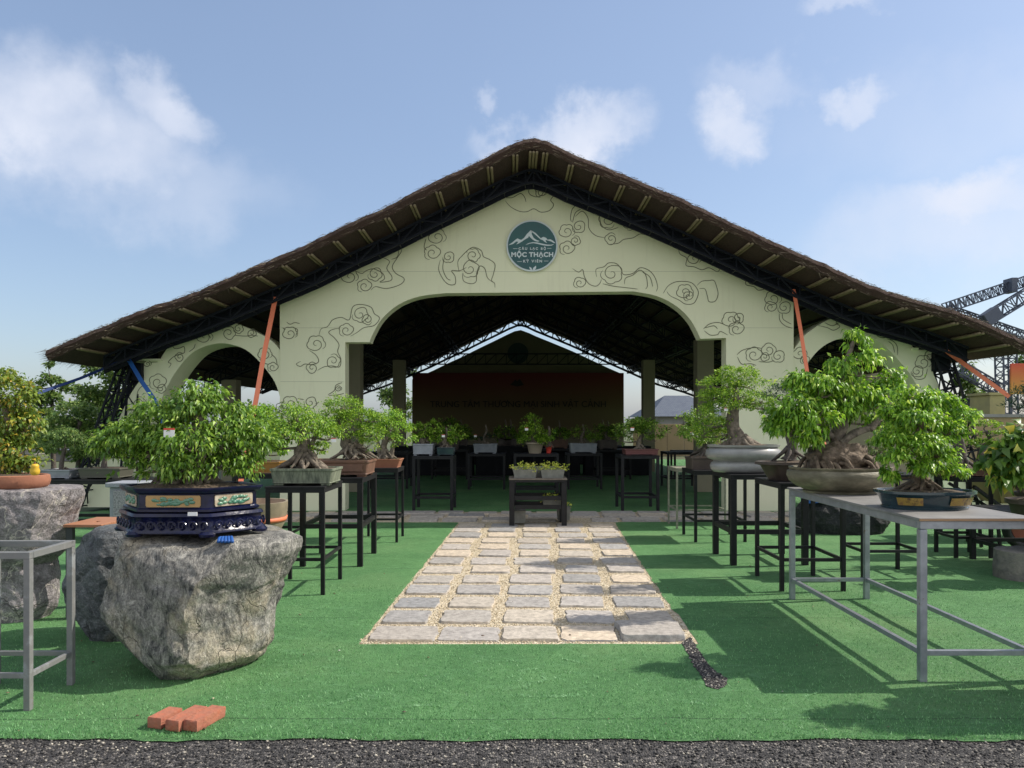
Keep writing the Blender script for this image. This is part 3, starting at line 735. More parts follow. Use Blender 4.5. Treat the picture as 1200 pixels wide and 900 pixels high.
scatter('litter', 170, f_lit, .004, .015, islandmat('litter_col', [(.5,.45,.3),(.2,.12,.06),(.08,.05,.03),(.7,.7,.65)]), 12, flat=.3)['kind'] = 'stuff'
scatter('spilled_gravel', 600, f_path, .004, .008, PEB, 29, .008)['kind'] = 'stuff'
# turf fibres near the camera
def fibres():
    rng = np.random.default_rng(8); n = 62000
    y = 3.63+rng.random(n)**1.5*3.4; x = rng.uniform(-.70, .70, n)*y*1.0
    vin = (y-PL0.y); pathL = PL0.x+(PLf.x-PL0.x)*vin/(PLf.y-PL0.y); pathR = PR0.x+(PRf.x-PR0.x)*vin/(PLf.y-PL0.y)
    keep = ~((y > PL0.y-.02) & (x > pathL-.05) & (x < pathR+.07))
    tc_ = np.interp(y, [4.25, 4.6, 5.2], [1.165, 1.14, 1.2]); tear_ = (y > 4.2) & (y < 5.25) & (abs(x-tc_) < .07); keep &= ~tear_
    x, y = x[keep], y[keep]; n = len(x)
    h = .009+.008*rng.random(n); a = rng.random(n)*6.28; w = .0016+.001*rng.random(n)
    b = np.stack([x, y, np.full(n, .003)], 1); dx = np.stack([np.cos(a)*w, np.sin(a)*w, np.zeros(n)], 1)
    b[:, 2] = np.array([zc_(float(i), float(j)) for i, j in zip(x, y)])-.001
    t = b+np.stack([rng.normal(size=n)*.006, rng.normal(size=n)*.006, h], 1)
    V = np.stack([b-dx, b+dx, t], 1).reshape(-1, 3); F = np.arange(n*3).reshape(-1, 3)
    o = raw_mesh('turf_fibres', V, F, leafmat('fibre', (.045, .15, .055), (.15, .37, .13), (.28, .52, .24), rough=.5, trans=.2), None); o['kind'] = 'stuff'
fibres()
def scuffs():
    rng = np.random.default_rng(18); Z = lambda l: [G(400+x/2.5, 590+y/2.5) for x, y in l]
    curves = [Z(c) for c in ([(-60,400),(0,430),(60,460),(130,492),(240,500)], [(470,555),(510,505),(570,488),(596,520),(545,535),(600,562)], [(480,570),(600,572),(720,568)], [(640,455),(720,478),(790,500)],
              [(560,480),(520,520),(560,560),(640,560)], [(-100,600),(20,580),(120,545)], [(380,470),(460,462),(540,470)], [(620,520),(680,500),(760,520)], [(100,610),(260,600),(420,612)], [(-300,470),(-200,520),(-60,520)], [(860,600),(1000,590),(1150,600)], [(1250,620),(1400,560),(1500,540)])]
    B = []
    for c in curves:
        q = smooth_path(c, 30); w = rng.uniform(.003, .009)
        for ia, a in enumerate(q):
            a = a+Vector((.03*mn.noise(a*3.1), .03*mn.noise(a*2.7+Vector((5,0,0))), 0)); g_ = mn.noise(a*5)+.35
            for _ in range(int(max(0, 7*g_*min(1, 5*ia/len(q), 5*(1-ia/len(q)))))): B.append((a.x+rng.normal()*w, a.y+rng.normal()*w*1.2, 0))
    B = np.array(B); B[:, 2] = [zc_(x, y)+.004 for x, y, _ in B]; n = len(B)
    a = rng.random(n)*6.28; w = .0018; dx = np.stack([np.cos(a)*w, np.sin(a)*w, np.zeros(n)], 1); t = B+np.stack([rng.normal(size=n)*.01, rng.normal(size=n)*.01, rng.uniform(.004, .012, n)], 1)
    V = np.stack([B-dx, B+dx, t], 1).reshape(-1, 3)
    o = raw_mesh('worn_turf_tracks', V, np.arange(n*3).reshape(-1, 3), leafmat('worn_fibre', (.15, .36, .15), (.3, .5, .27), rough=.5, trans=.15), None); o['kind'] = 'stuff'
scuffs()

# ---------------------------------------------------------------- pavilion
YW, YF, YB, YT = 13.0, 11.7, 31.5, 12.72
pav = thing('event_pavilion', 'open pavilion with brown thatched gable roof and cream arched front wall with cloud line drawings', 'pavilion', (.35, YW, 0))
roof_px = [(54,411),(110,387),(161,365),(209,349.5),(257,330),(305,309.5),(350,291),(400,266),(448,244.5),(499,218.5),(547,195.5),(597,170.7),
           (614,163.5),(627,162.5),(641,166),(667,178.7),(722,201),(784,226.5),(841,253),(897,279.5),(940,298),(981,317),(1040,342),(1080,352.5),(1120,364.5),(1160,380),(1206,402)]
roof = [P(x, y, YF) for x, y in roof_px]
RT = [(p.x, p.z) for p in roof]
def zroof(x):
    return float(np.interp(x, [a for a, b in RT], [b for a, b in RT]))
TH = .145
def roof_mesh():
    m = MB(); xs = []
    for i in range(len(RT)-1):
        for k in range(8): t = k/8; xs.append(RT[i][0]*(1-t)+RT[i+1][0]*t)
    xs.append(RT[-1][0]); n = len(xs)
    ys = np.unique(np.concatenate([np.linspace(YF, YF+.6, 5), np.linspace(YF+.6, YB, 26)]))
    top = []; bot = []
    for j, y in enumerate(ys):
        for i, x in enumerate(xs):
            q = .03*mn.noise(Vector((x*3, y*2, 1)))+.015*mn.noise(Vector((x*11, y*6, 4)))
            fy = y + (0.05*mn.noise(Vector((x*6, 0, 7))) if j == 0 else 0)
            top.append((x, fy, zroof(x)+q*.6)); bot.append((x*.997, fy+(.03 if j == 0 else 0), zroof(x)-TH+q*.35))
    m.m = 0
    R = len(ys)
    m.add(top, [(j*n+i, j*n+i+1, (j+1)*n+i+1, (j+1)*n+i) for j in range(R-1) for i in range(n-1)])
    m.m = 1
    m.add(bot, [((j+1)*n+i, (j+1)*n+i+1, j*n+i+1, j*n+i) for j in range(R-1) for i in range(n-1)])
    m.m = 1
    # front/back rims with a slightly fuller lip
    for j, s in ((0, 1), (R-1, 0)):
        a = [top[j*n+i] for i in range(n)]; c = [bot[j*n+i] for i in range(n)]
        b = [((p[0]+q[0])/2, (p[1]+q[1])/2-(.05 if s else 0)+.02*mn.noise(Vector((p[0]*14, 3, 0))), (p[2]*.55+q[2]*.45)) for p, q in zip(a, c)]
        F = [(i, n+i, n+i+1, i+1) for i in range(n-1)]+[(n+i, 2*n+i, 2*n+i+1, n+i+1) for i in range(n-1)]
        m.add(a+b+c, F if s else [f[::-1] for f in F])
    for i in (0, n-1):
        vs = [top[j*n+i] for j in range(R)]+[bot[j*n+i] for j in range(R)]
        m.add(vs, [(j, j+1, R+j+1, R+j) for j in range(R-1)])
    return m
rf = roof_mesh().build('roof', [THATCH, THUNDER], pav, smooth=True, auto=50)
# loose straw at the rim
def straw():
    rng = np.random.default_rng(2); n = 6500
    x = rng.uniform(RT[0][0], RT[-1][0], n); z = np.array([zroof(q) for q in x])
    up = rng.random(n) < .75
    zz = z + np.where(up, rng.uniform(-.06, .012, n), rng.uniform(-TH-.02, -TH+.05, n))
    sl = np.array([(zroof(q+.1)-zroof(q-.1))/.2 for q in x]); sg = -np.sign(sl)+rng.normal(size=n)*.3
    d = np.stack([sg*.9, rng.normal(size=n)*.25-.25, sl*sg*.9+rng.normal(size=n)*.14-.04], 1); d /= np.linalg.norm(d, axis=1)[:, None]
    ln = .03+.15*rng.random(n)**2.5; b = np.stack([x, YF-.03+rng.uniform(-.03, .12, n), zz], 1); w = .0035
    s = np.cross(d, rng.normal(size=(n, 3))); s /= np.linalg.norm(s, axis=1)[:, None]
    V = np.stack([b-s*w, b+s*w, b+d*ln[:, None]], 1).reshape(-1, 3)
    # side eaves
    n2 = 6000; sd = rng.random(n2) < .5
    xx = np.where(sd, RT[0][0], RT[-1][0]); z2 = np.where(sd, RT[0][1], RT[-1][1])-rng.uniform(0, TH, n2)
    b = np.stack([xx+np.where(sd, .05, -.05), rng.uniform(YF, YF+9, n2), z2], 1)
    d = np.stack([np.where(sd, -1, 1)*1., rng.normal(size=n2)*.4, -.35+rng.normal(size=n2)*.25], 1)
    V2 = np.stack([b-np.array([0, .005, 0]), b+np.array([0, .005, 0]), b+d*rng.uniform(.06, .2, n2)[:, None]], 1).reshape(-1, 3)
    V = np.concatenate([V, V2]); raw_mesh('straw_fringe', V, np.arange(len(V)).reshape(-1, 3), islandmat('straw', [(.05,.035,.025),(.1,.07,.05),(.2,.15,.1),(.32,.26,.18)]), rf)
straw()
# paired bamboo purlins on the underside
AX = P(627, 300, YF).x
def purlins():
    for sd in (-1, 1):
        k = 0; d = .16 if sd > 0 else .3
        lim = abs((RT[0][0] if sd < 0 else RT[-1][0]) - AX)-.1
        while d < lim:
            x = AX+sd*d; z = zroof(x)-TH-.03
            m = MB()
            for q in (-.028, .028):
                m.tube([(x+q, YF+.03, z), (x+q, YF+.6, z-.005), (x+q, 13.0, z)], .021, 8)
            m.build('bamboo_purlin', BAMBOO, pav, smooth=True)
            m = MB(); m.bar((x, 13.05, z), (x, YB-.1, z), .04); m.build('shade_dark_purlin', STEELD, pav); d += .392  # inner purlins dark instead of bamboo: hall shade put into the colour
        # ridge pair
    m = MB()
    for q in (-.07, -.02, .03): m.tube([(AX+q, YF+.03, zroof(AX)-TH-.05), (AX+q, 13, zroof(AX)-TH-.05)], .022, 8)
    m.build('ridge_bamboo', BAMBOO, pav, smooth=True)
purlins()
# wall (front facade)
def wpt(x, y, Y=YW): p = P(x, y, Y); return (p.x, p.z)
def spl(pts, k=4):
    q = smooth_path([Vector((a, b, 0)) for a, b in pts], k); return [(v.x, v.y) for v in q]
ARCH_L = spl([(433,401),(437,391),(448,373),(467,357),(491,347.5),(522,343.5)])
ARCH_R = spl([(742,341.5),(770,347),(793,359),(810,376),(821,397)])
outer = [(328,None),(328,345.5),(624,216),(627,216),(930,340),(930,None)]
def wall_extrude(m, left, right, Y0, Y1):
    """left/right: matched outlines [(x,z)] -> band between two polylines, extruded"""
    n = len(left); f = [(x, Y0, z) for x, z in left]+[(x, Y0, z) for x, z in right]; b = [(x, Y1, z) for x, z in left]+[(x, Y1, z) for x, z in right]
    F = [(i, i+1, n+i+1, n+i) for i in range(n-1)]
    o = 2*n
    G_ = [tuple(o+j for j in q[::-1]) for q in F]
    S = [(i, o+i, o+i+1, i+1) for i in range(n-1)]+[(n+i+1, o+n+i+1, o+n+i, n+i) for i in range(n-1)]
    E = [(0, n, o+n, o), (n-1, o+n-1, o+2*n-1, 2*n-1)]
    m.add(f+b, F+G_+S+E)
def front_wall():
    inner = [wpt(404.5, 600)]+[wpt(404.5, 401)]+[wpt(*q) for q in ARCH_L]+[wpt(*q) for q in ARCH_R]+[wpt(851, 396)]+[wpt(851, 600)]
    inner[0] = (inner[0][0], 0); inner[1] = (inner[0][0], inner[1][1]); inner[-2] = (inner[-1][0], inner[-2][1]); inner[-1] = (inner[-1][0], 0)
    xl, xr = wpt(328, 450)[0], wpt(930, 450)[0]; ax, az = wpt(625.5, 216); lz = wpt(328, 345.5)[1]; rz = wpt(930, 340)[1]
    def top(x): return lz+(az-lz)*(x-xl)/(ax-xl) if x < ax else az+(rz-az)*(x-ax)/(xr-ax)
    mid = [q for q in inner[1:-1]]
    # left leg, right leg, head
    m = MB()
    m_in = []
    out = []
    il = inner[1]; ir = inner[-2]
    wall_extrude(m, [(xl, 0), (xl, il[1])], [(il[0], 0), (il[0], il[1])], YW, YW+.3)
    wall_extrude(m, [(ir[0], 0), (ir[0], ir[1])], [(xr, 0), (xr, ir[1])], YW, YW+.3)
    lo = [(xl, il[1]), il]+mid[1:-1]; 
    i0 = [k for k, q in enumerate(mid)]
    # head: insert apex column
    pts = [(xl, il[1]), (il[0], il[1])]+[q for q in mid[1:-1]]+[(ir[0], ir[1]), (xr, ir[1])]
    # where the curve steps vertically nothing breaks: strictly increasing x except duplicates
    full = []
    for a, b in zip(pts, pts[1:]):
        full.append(a)
        if a[0] < ax < b[0]: full.append((ax, a[1]+(b[1]-a[1])*(ax-a[0])/(b[0]-a[0])))
    full.append(pts[-1])
    wall_extrude(m, [(x, top(x)) for x, z in full], [(x, z) for x, z in full], YW, YW+.3)
    return m, (xl, xr, ax, az, lz, rz)
m, FW = front_wall(); facade = m.build('front_wall', WALL, pav)
for zz_ in (wpt(0, 318)[1], wpt(0, 447)[1], wpt(0, 384)[1]):
    jx = [(FW[0]+.01, wpt(404, 0)[0]-.02), (wpt(851, 0)[0]+.02, FW[1]-.01)] if zz_ < wpt(0, 345)[1] else [(FW[0]+.75, FW[1]-.75)]
    for a_, b_ in jx:
        m = MB(); m.add([(a_, YW-.0022, zz_-.005), (b_, YW-.0022, zz_-.005), (b_, YW-.0022, zz_), (a_, YW-.0022, zz_)], [(0, 1, 2, 3)]); m.build('panel_joint', mat('joint', (.42, .42, .3), .9), facade)
# side arches
def side_arch(o_px, i_px, name, legx0, legx1):
    o = [wpt(*q) for q in o_px]; i = [wpt(*q) for q in i_px]
    m = MB()
    # resample both to same count by arc length
    def res(p, n):
        p = np.array(p); d = np.concatenate([[0], np.cumsum(np.linalg.norm(np.diff(p, axis=0), axis=1))]); t = np.linspace(0, d[-1], n)
        return [(float(np.interp(a, d, p[:, 0])), float(np.interp(a, d, p[:, 1]))) for a in t]
    n = 60; a = res(o, n); b = res(i, n); wall_extrude(m, a, b, YW+.02, YW+.62)
    return m.build(name, WALL, pav)
def g0(x): return (x, 594.5)
oL = [g0(96), (132,505), (152,462), (167,440), (167,423)]+[(186,423)]+spl([(190.5,415),(199.7,403),(216,390),(233,382),(249,378),(262,377.4),(277,379),(295,386.6),(310,394),(321,402),(329,412)],3)
oL += [(329, 470)]
iL = [g0(150), (175,500), (192,459)]+spl([(203,439),(212.5,426),(225,413),(240,405.5),(258,402),(273,404),(288,410),(300.5,420.5),(311.5,433),(320.7,446),(326,459),(328.6,470)],3)
side_arch(oL, iL, 'side_arch', 0, 0)
oR = [(929,470), (929,412)]+spl([(943,393),(961,380),(981,371),(1004.5,367.5),(1025,371),(1042.5,378),(1060,393),(1073,410)],3)+[(1093.5,410),(1093.5,436),(1112,477),(1130,520),g0(1158)]
iR = spl([(931,470),(937,446),(947.7,425),(961,409),(978,398.7),(1001.6,393),(1019,394),(1036.6,404.5),(1051,419),(1066,436.6),(1077,455)],3)+[(1092,500),g0(1112)]
side_arch(oR, iR, 'side_arch', 0, 0)
# ledges over the arch shoulders
m = MB(); a = wpt(149, 423); b = wpt(190, 423); m.box(a[0], YW-.03, a[1]+.003, b[0], YW+.5, a[1]+.035); m.build('arch_ledge', WALL, pav)
m = MB(); a = wpt(1068, 410); b = wpt(1112, 410); m.box(a[0], YW-.03, a[1]+.003, b[0], YW+.5, a[1]+.035); m.build('arch_ledge', WALL, pav)
# inner arched partition seen through the right arch
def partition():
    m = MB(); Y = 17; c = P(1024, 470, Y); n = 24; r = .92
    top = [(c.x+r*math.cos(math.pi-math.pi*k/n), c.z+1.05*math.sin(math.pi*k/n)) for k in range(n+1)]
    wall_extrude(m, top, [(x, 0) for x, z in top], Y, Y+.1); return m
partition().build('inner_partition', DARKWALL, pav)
# columns
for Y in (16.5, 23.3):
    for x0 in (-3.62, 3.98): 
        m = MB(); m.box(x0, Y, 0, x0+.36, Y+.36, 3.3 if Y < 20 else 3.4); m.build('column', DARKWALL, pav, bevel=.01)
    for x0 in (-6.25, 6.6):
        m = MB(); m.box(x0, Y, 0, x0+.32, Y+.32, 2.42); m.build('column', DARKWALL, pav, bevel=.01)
# trusses following the slope
def zin(x): return zroof(x)-TH-.1
def truss(Y, name, depth=.26, bottom=False, r=.035):
    m = MB(); xs = np.linspace(RT[0][0]+.5, RT[-1][0]-.5, 42)
    xs = np.sort(np.append(xs, AX)); pts = [Vector((x, Y, zin(x))) for x in xs]; low = [p-Vector((0, 0, depth)) for p in pts]
    for i in range(len(xs)-1):
        for dy in (0, .28):
            o = Vector((0, dy, 0)); m.bar(pts[i]+o, pts[i+1]+o, r); m.bar(low[i]+o, low[i+1]+o, r)
            m.bar(pts[i]+o if i % 2 else low[i]+o, low[i+1]+o if i % 2 else pts[i+1]+o, r*.6); m.bar(pts[i]+o, low[i]+o, r*.5)
        m.bar(pts[i], pts[i]+Vector((0, .28, 0)), r*.5); m.bar(low[i], low[i]+Vector((0, .28, 0)), r*.5)
    if bottom:
        z = 3.75; a = [Vector((x, Y, z)) for x in np.linspace(-4.2, 4.95, 24)]
        for i in range(23):
            m.bar(a[i], a[i+1], r); m.bar(a[i]+Vector((0, 0, .4)), a[i+1]+Vector((0, 0, .4)), r); m.bar(a[i], a[i+1]+Vector((0, 0, .4)), r*.6); m.bar(a[i], a[i]+Vector((0, 0, .4)), r*.5)
    return m.build(name, STEELD, pav)
truss(YT-.3, 'roof_truss', .2)
for Y in (16.5, 20, 23.3, 26.5): truss(Y, 'roof_truss', .3, r=.04)
truss(29.7, 'roof_truss', .3, True, r=.045)
# dark fascia strip behind the front truss and corner plates
m = MB()
xs = np.linspace(RT[0][0]+.35, RT[-1][0]-.35, 60)
wall_extrude(m, [(x, zroof(x)-TH+.02) for x in xs], [(x, zroof(x)-TH-.29) for x in xs], YT-.02, YT+.02)
m.build('fascia_beam', STEELD, pav)
# rafters lengthwise
for x in (-5.6, -4.0, -2.2, AX, 2.9, 4.7, 6.3):
    m = MB(); m.lattice((x, 13.6, zin(x)-.12), (x, 30.8, zin(x)-.12), .2, .16, 22, .035, side=(1, 0, 0)); m.build('longitudinal_beam', STEELD, pav)
def plate(x0, y0, x1, y1, Y):
    a = P(x0, y0, Y); b = P(x1, y1, Y); m = MB(); m.box(a.x, Y-.04, b.z, b.x, Y+.3, a.z); return m.build('corner_plate', STEELD, pav, bevel=.005)
plate(1080, 378, 1112, 409, YW-.12); plate(1094, 413, 1112, 435, YW-.05); plate(146, 396, 176, 420, YW-.12)
plate(156, 426, 167, 446, YW-.03)
# slanting lattice supports outside the arches
for (a, b) in (((1103, 430), (1133, 500)), ((1103, 430), (1122, 560))):
    pass
def lat(p, q, Y0, Y1, w, d, n, r, name='lattice_prop', par=None, mt=STEELD):
    m = MB(); m.lattice(P(*p, Y0), P(*q, Y1), w, d, n, r); return m.build(name, mt, par or pav)
lat((1102, 418), (1150, 585), 12.95, 12.95, .26, .2, 9, .035)
lat((152, 424), (92, 590), 12.95, 12.95, .22, .2, 9, .032)
lat((156, 424), (122, 590), 13.5, 13.5, .2, .2, 9, .03)
lat((162, 428), (148, 590), 13.2, 12.9, .18, .2, 9, .03)
# rear wall
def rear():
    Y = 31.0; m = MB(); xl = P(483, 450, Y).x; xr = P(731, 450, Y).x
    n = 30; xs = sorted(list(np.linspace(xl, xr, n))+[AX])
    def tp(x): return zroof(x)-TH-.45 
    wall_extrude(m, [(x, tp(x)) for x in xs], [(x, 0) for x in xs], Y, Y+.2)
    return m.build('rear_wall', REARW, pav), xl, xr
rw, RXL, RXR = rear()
m = MB(); c = P(607, 414, 30.97); m.lathe((0,0,0), [(.42, -.02), (.42, .02)], seg=40)
m.v = [(c.x+x, c.y+z, c.z+y) for x, y, z in m.v]; m.build('rear_emblem', mat('dull_green', (.01,.04,.035), .6), rw)

# cloud drawings on the facade
def ribbon(m, pts, w, Y):
    pts = [Vector((p[0], p[1])) for p in pts]; n = len(pts)
    L_ = []; R_ = []
    for i in range(n):
        d = pts[min(i+1, n-1)]-pts[max(i-1, 0)]
        if d.length < 1e-7: d = Vector((1, 0))
        d.normalize(); q = Vector((-d.y, d.x))*(w/2*(1-.6*abs(2*i/(n-1)-1)**6)); L_.append(pts[i]+q); R_.append(pts[i]-q)
    m.add([(p.x, Y, p.y) for p in L_]+[(p.x, Y, p.y) for p in R_], [(i, n+i, n+i+1, i+1) for i in range(n-1)])
LW = .0125
def cloud(ox, oy, s, puffs, lines, Y=YW):
    m = MB()
    def T(x, y): return wpt(x/s+ox, y/s+oy, Y)
    for i, q in enumerate(puffs):
        x, y, r = q[:3]; a0 = q[3] if len(q) > 3 else (40+70*i) % 360; dr = q[4] if len(q) > 4 else (1 if i % 2 else -1)
        lob = 4 if r > 28 else 3; pts = []
        for k in range(50):      # scalloped outer boundary
            t = k/49; a = math.radians(a0)+dr*t*math.radians(265); rr = r*(.93+.17*abs(math.sin(math.pi*t*lob)))
            pts.append(T(x+rr*math.cos(a), y+rr*math.sin(a)*.94))
        ae = math.radians(a0)+dr*math.radians(265)
        for k in range(1, 34):   # curl running into the centre
            t = k/33; a = ae+dr*t*2*math.pi*1.15; rr = r*(.93-.78*t**.75)
            pts.append(T(x+rr*math.cos(a), y+rr*math.sin(a)*.94))
        ribbon(m, pts, LW, Y-.004)
    for l in lines:
        q = smooth_path([Vector((*T(*p), 0)) for p in l], 6); ribbon(m, [(v.x, v.y) for v in q], LW, Y-.0045)
    return m
CL = [
 (320,200,3.75,[(722,292,36),(700,362,34),(770,380,25),(878,372,30,200),(865,432,38,150)],
  [[(672,300),(664,335),(675,350)],[(735,392),(728,435),(748,478),(772,500),(800,498),(800,465),(785,440),(820,440),(850,425)],[(752,386),(746,430),(762,470),(780,482)],
   [(818,445),(812,400),(835,370),(862,345),(885,337),(915,352),(925,378),(950,390),(975,412),(968,455),(960,482),(973,495),(975,515)],
   [(832,452),(838,485),(870,497),(892,487),(895,450),(908,420),(930,430),(942,470),(965,490)]]),
 (320,200,3.75,[(338,466,34),(402,508,30),(447,455,30)],
  [[(360,440),(390,452),(410,440),(440,432),(480,450),(490,475),(470,490),(515,484),(522,465),(500,430),(512,400),(490,385),(465,380)],
   [(430,526),(450,510),(500,518),(560,500),(576,474),(540,452),(524,422),(545,385),(565,352),(555,332)],[(520,390),(545,380),(550,350),(520,350)]]),
 (320,200,3.75,[(190,762,38),(322,702,30),(382,632,34),(264,836,30),(172,866,24),(415,655,22)],
  [[(202,722),(212,695),(240,685),(262,656),(300,645),(335,655),(350,600),(385,588),(430,600),(445,628),(468,648),(445,680),(400,690),(368,712),(340,728)],
   [(160,790),(190,812),(200,840),(170,852),(140,850),(120,860),(102,850),(122,838)],[(195,878),(225,862),(260,858),(292,862),(298,828),(284,795),(290,765),(270,735),(245,712),(262,698),(295,692)]]),
 (320,200,3.75,[(75,716,30)],[[(60,665),(75,675),(95,668),(118,672)],[(42,690),(55,700)],[(90,690),(108,700),(100,725)]]),
 (600,200,3.53,[(108,82,36),(120,90,22,90)],[[(-28,125),(-5,150),(30,168),(62,170),(90,158),(120,172),(155,165),(172,142),(160,122),(172,100),(150,82),(160,70)],[(-40,110),(0,112),(35,95),(52,110),(58,130)]]),
 (600,200,3.53,[(227,252,30),(228,322,30),(275,232,26),(262,290,20),(410,282,24),(395,205,34),(480,222,26)],
  [[(275,135),(250,158),(242,195),(246,212)],[(262,190),(290,168),(314,196),(318,238),(345,268),(385,278)],[(250,215),(262,175),(285,160)],
   [(405,305),(440,300),(462,285),(500,278),(530,262),(560,268)],[(360,180),(370,225),(400,245),(440,235)]]),
 (600,200,3.53,[(412,426,42,200),(280,465,24)],
  [[(250,405),(275,420),(292,410),(300,440),(318,468),(345,478),(362,468),(370,450)],[(350,440),(348,408),(380,398),(400,382),(432,385),(450,405),(462,430),(500,425),(530,402),(565,412),(590,440),(602,480),(596,500)],
   [(465,470),(470,445),(500,432),(528,412),(552,430),(560,475),(552,490)],[(375,468),(420,478),(470,484),(520,490)],[(540,420),(570,440),(582,480)]]),
 (600,200,3.53,[(715,502,32),(730,520,20,90)],[[(625,508),(645,478),(672,462),(705,458),(742,464),(765,488),(770,512),(752,548),(718,552),(690,535),(655,518),(640,500)],
   [(765,475),(785,458),(812,455),(835,455),(846,480),(852,512),(840,540),(815,542),(808,520),(798,490),(775,488)]]),
 (600,200,3.53,[(755,365,26)],[[(688,318),(695,345),(722,362),(720,392),(752,398),(785,410),(815,402),(850,418),(862,398)]]),
 (600,200,3.53,[(1000,455,22)],[[(935,420),(940,442),(965,450),(968,472),(1000,480),(1020,495),(1052,485),(1060,465)]]),
 (600,200,3.53,[(1080,530,32),(1070,565,24),(1125,566,26)],[[(1105,590),(1108,620),(1130,642),(1160,652)],[(1118,592),(1122,615),(1155,635)]]),
 (600,200,3.53,[(905,618,34),(928,655,30),(935,610,22)],[[(792,655),(815,635),(850,628),(875,635)],[(795,662),(820,680),(850,678),(862,665),(892,680)],[(800,650),(835,642),(850,655)]]),
 (600,200,3.53,[(1062,742,28),(1000,762,32),(1100,768,26),(1045,770,18)],[[(930,762),(955,742),(1000,732),(1030,735)],[(932,770),(950,800),(985,798),(1010,806)],[(1020,790),(1060,792),(1085,785)]]),
 (280,440,4.79,[(288,160,44),(240,180,30),(400,152,34)],[[(330,130),(365,135)],[(430,160),(450,150)]]),
 (280,440,4.79,[(560,75,16)],[[(500,108),(535,85),(545,55),(580,40)],[(505,112),(560,108),(590,100)]]),
]
for c in CL:
    cloud(*c).build('cloud_drawing', LINE, facade)
CLS = [
 (130,360,5.4545,[(600,188,48),(752,165,42,200),(815,138,30),(900,165,28),(440,318,28)],
  [[(550,190),(565,150),(610,125),(660,108),(720,100),(745,112)],[(640,200),(625,165),(660,150),(700,120),(715,140)],[(385,225),(405,262),(440,262),(468,252),(470,290),(440,300),(400,318),(368,350),(385,362),(370,388)],[(500,285),(530,262),(540,235)],[(940,185),(900,180),(860,185),(790,180)]]),
 (130,360,5.4545,[(235,362,22),(300,480,52),(320,520,30),(182,615,42),(175,680,30)],[[(255,352),(300,350)],[(245,500),(200,505),(172,540),(170,575)]]),
 (130,360,5.4545,[(985,300,42),(1035,385,32)],[[(950,330),(975,355),(1005,365)],[(1025,300),(1055,330),(1062,370)]]),
 (850,250,3.43,[(638,478,30),(682,490,24),(645,460,16)],[[(692,570),(690,535),(675,515),(650,505)],[(680,560),(672,530),(655,515)],[(370,450),(410,460),(435,470),(460,455),(445,438),(480,415),(525,408)],[(400,440),(430,452),(455,440)]]),
 (850,250,3.43,[(300,565,26),(320,590,18)],[]),
 (850,250,3.43,[(795,600,30),(822,575,22),(770,635,24)],[[(750,640),(765,665),(800,662),(812,625)]]),
]
SA = [o for o in bpy.data.objects if o.name.startswith('side_arch')]
for i, c in enumerate(CLS): cloud(*c, Y=YW+.02).build('cloud_drawing', LINE, SA[0] if i < 3 else SA[1])

# ---------------------------------------------------------------- round sign, banner
def text_obj(s, size, c, width, material, name, parent, bold=.0, Y=None, depth=.004, sx=1, sp=1):
    cu = bpy.data.curves.new(name, 'FONT'); cu.body = s; cu.size = size; cu.align_x = 'CENTER'; cu.align_y = 'CENTER'; cu.offset = bold; cu.space_character = sp; cu.extrude = depth
    o = bpy.data.objects.new(name+'_tmp', cu); COL.objects.link(o); bpy.context.view_layer.update()
    dg = bpy.context.evaluated_depsgraph_get(); me = bpy.data.meshes.new_from_object(o.evaluated_get(dg)); bpy.data.objects.remove(o)
    V = np.zeros(len(me.vertices)*3); me.vertices.get('co' if 0 else 0, None) if False else None
    me.vertices.foreach_get('co', V); V = V.reshape(-1, 3); w = V[:, 0].max()-V[:, 0].min(); k = width/w
    cx_ = (V[:, 0].max()+V[:, 0].min())/2; org = ORG[parent]
    N_ = np.stack([(V[:, 0]-cx_)*k+c[0]-org.x, c[1]-V[:, 2]-org.y, V[:, 1]*k*sx+c[2]-org.z], 1)
    me.vertices.foreach_set('co', N_.ravel().astype(np.float32)); me.materials.clear(); me.materials.append(material); me.update()
    me.name = name; ob = bpy.data.objects.new(name, me); COL.objects.link(ob); ob.parent = parent; ORG[ob] = org; return ob
YS = YW-.06
sign = thing('round_sign', 'round dark green club sign with white mountain emblem under the roof peak', 'sign', P(623.5, 288, YS))
sc0 = P(623.5, 288, YS); k = YS/900
def disc(r, y0, y1, seg=72):
    m = MB(); m.lathe((0,0,0), [(r, y0), (r, y1)], seg=seg); m.v = [(sc0.x+x, YS+z, sc0.z+y) for x, y, z in m.v]; return m
disc(30*k, .0, .05).build('rim', LOGOW, sign)
disc(28.3*k, -.006, .04).build('disc', LOGOG, sign)
def logo_poly(pts, name='emblem_line'):
    # pts in the 12x zoom (580,250)
    q = [P(x/12+580, y/12+250, YS-.009) for x, y in pts]; n = len(q)
    m = MB(); m.add([tuple(v) for v in q]+[(v.x, v.y+.004, v.z) for v in q], [tuple(range(n))]+[(i, (i+1) % n, n+(i+1) % n, n+i) for i in range(n)])
    return m
em = MB()
def addm(a, b):
    o = len(a.v); a.v += b.v; a.f += [tuple(i+o for i in f) for f in b.f]; a.mi += b.mi
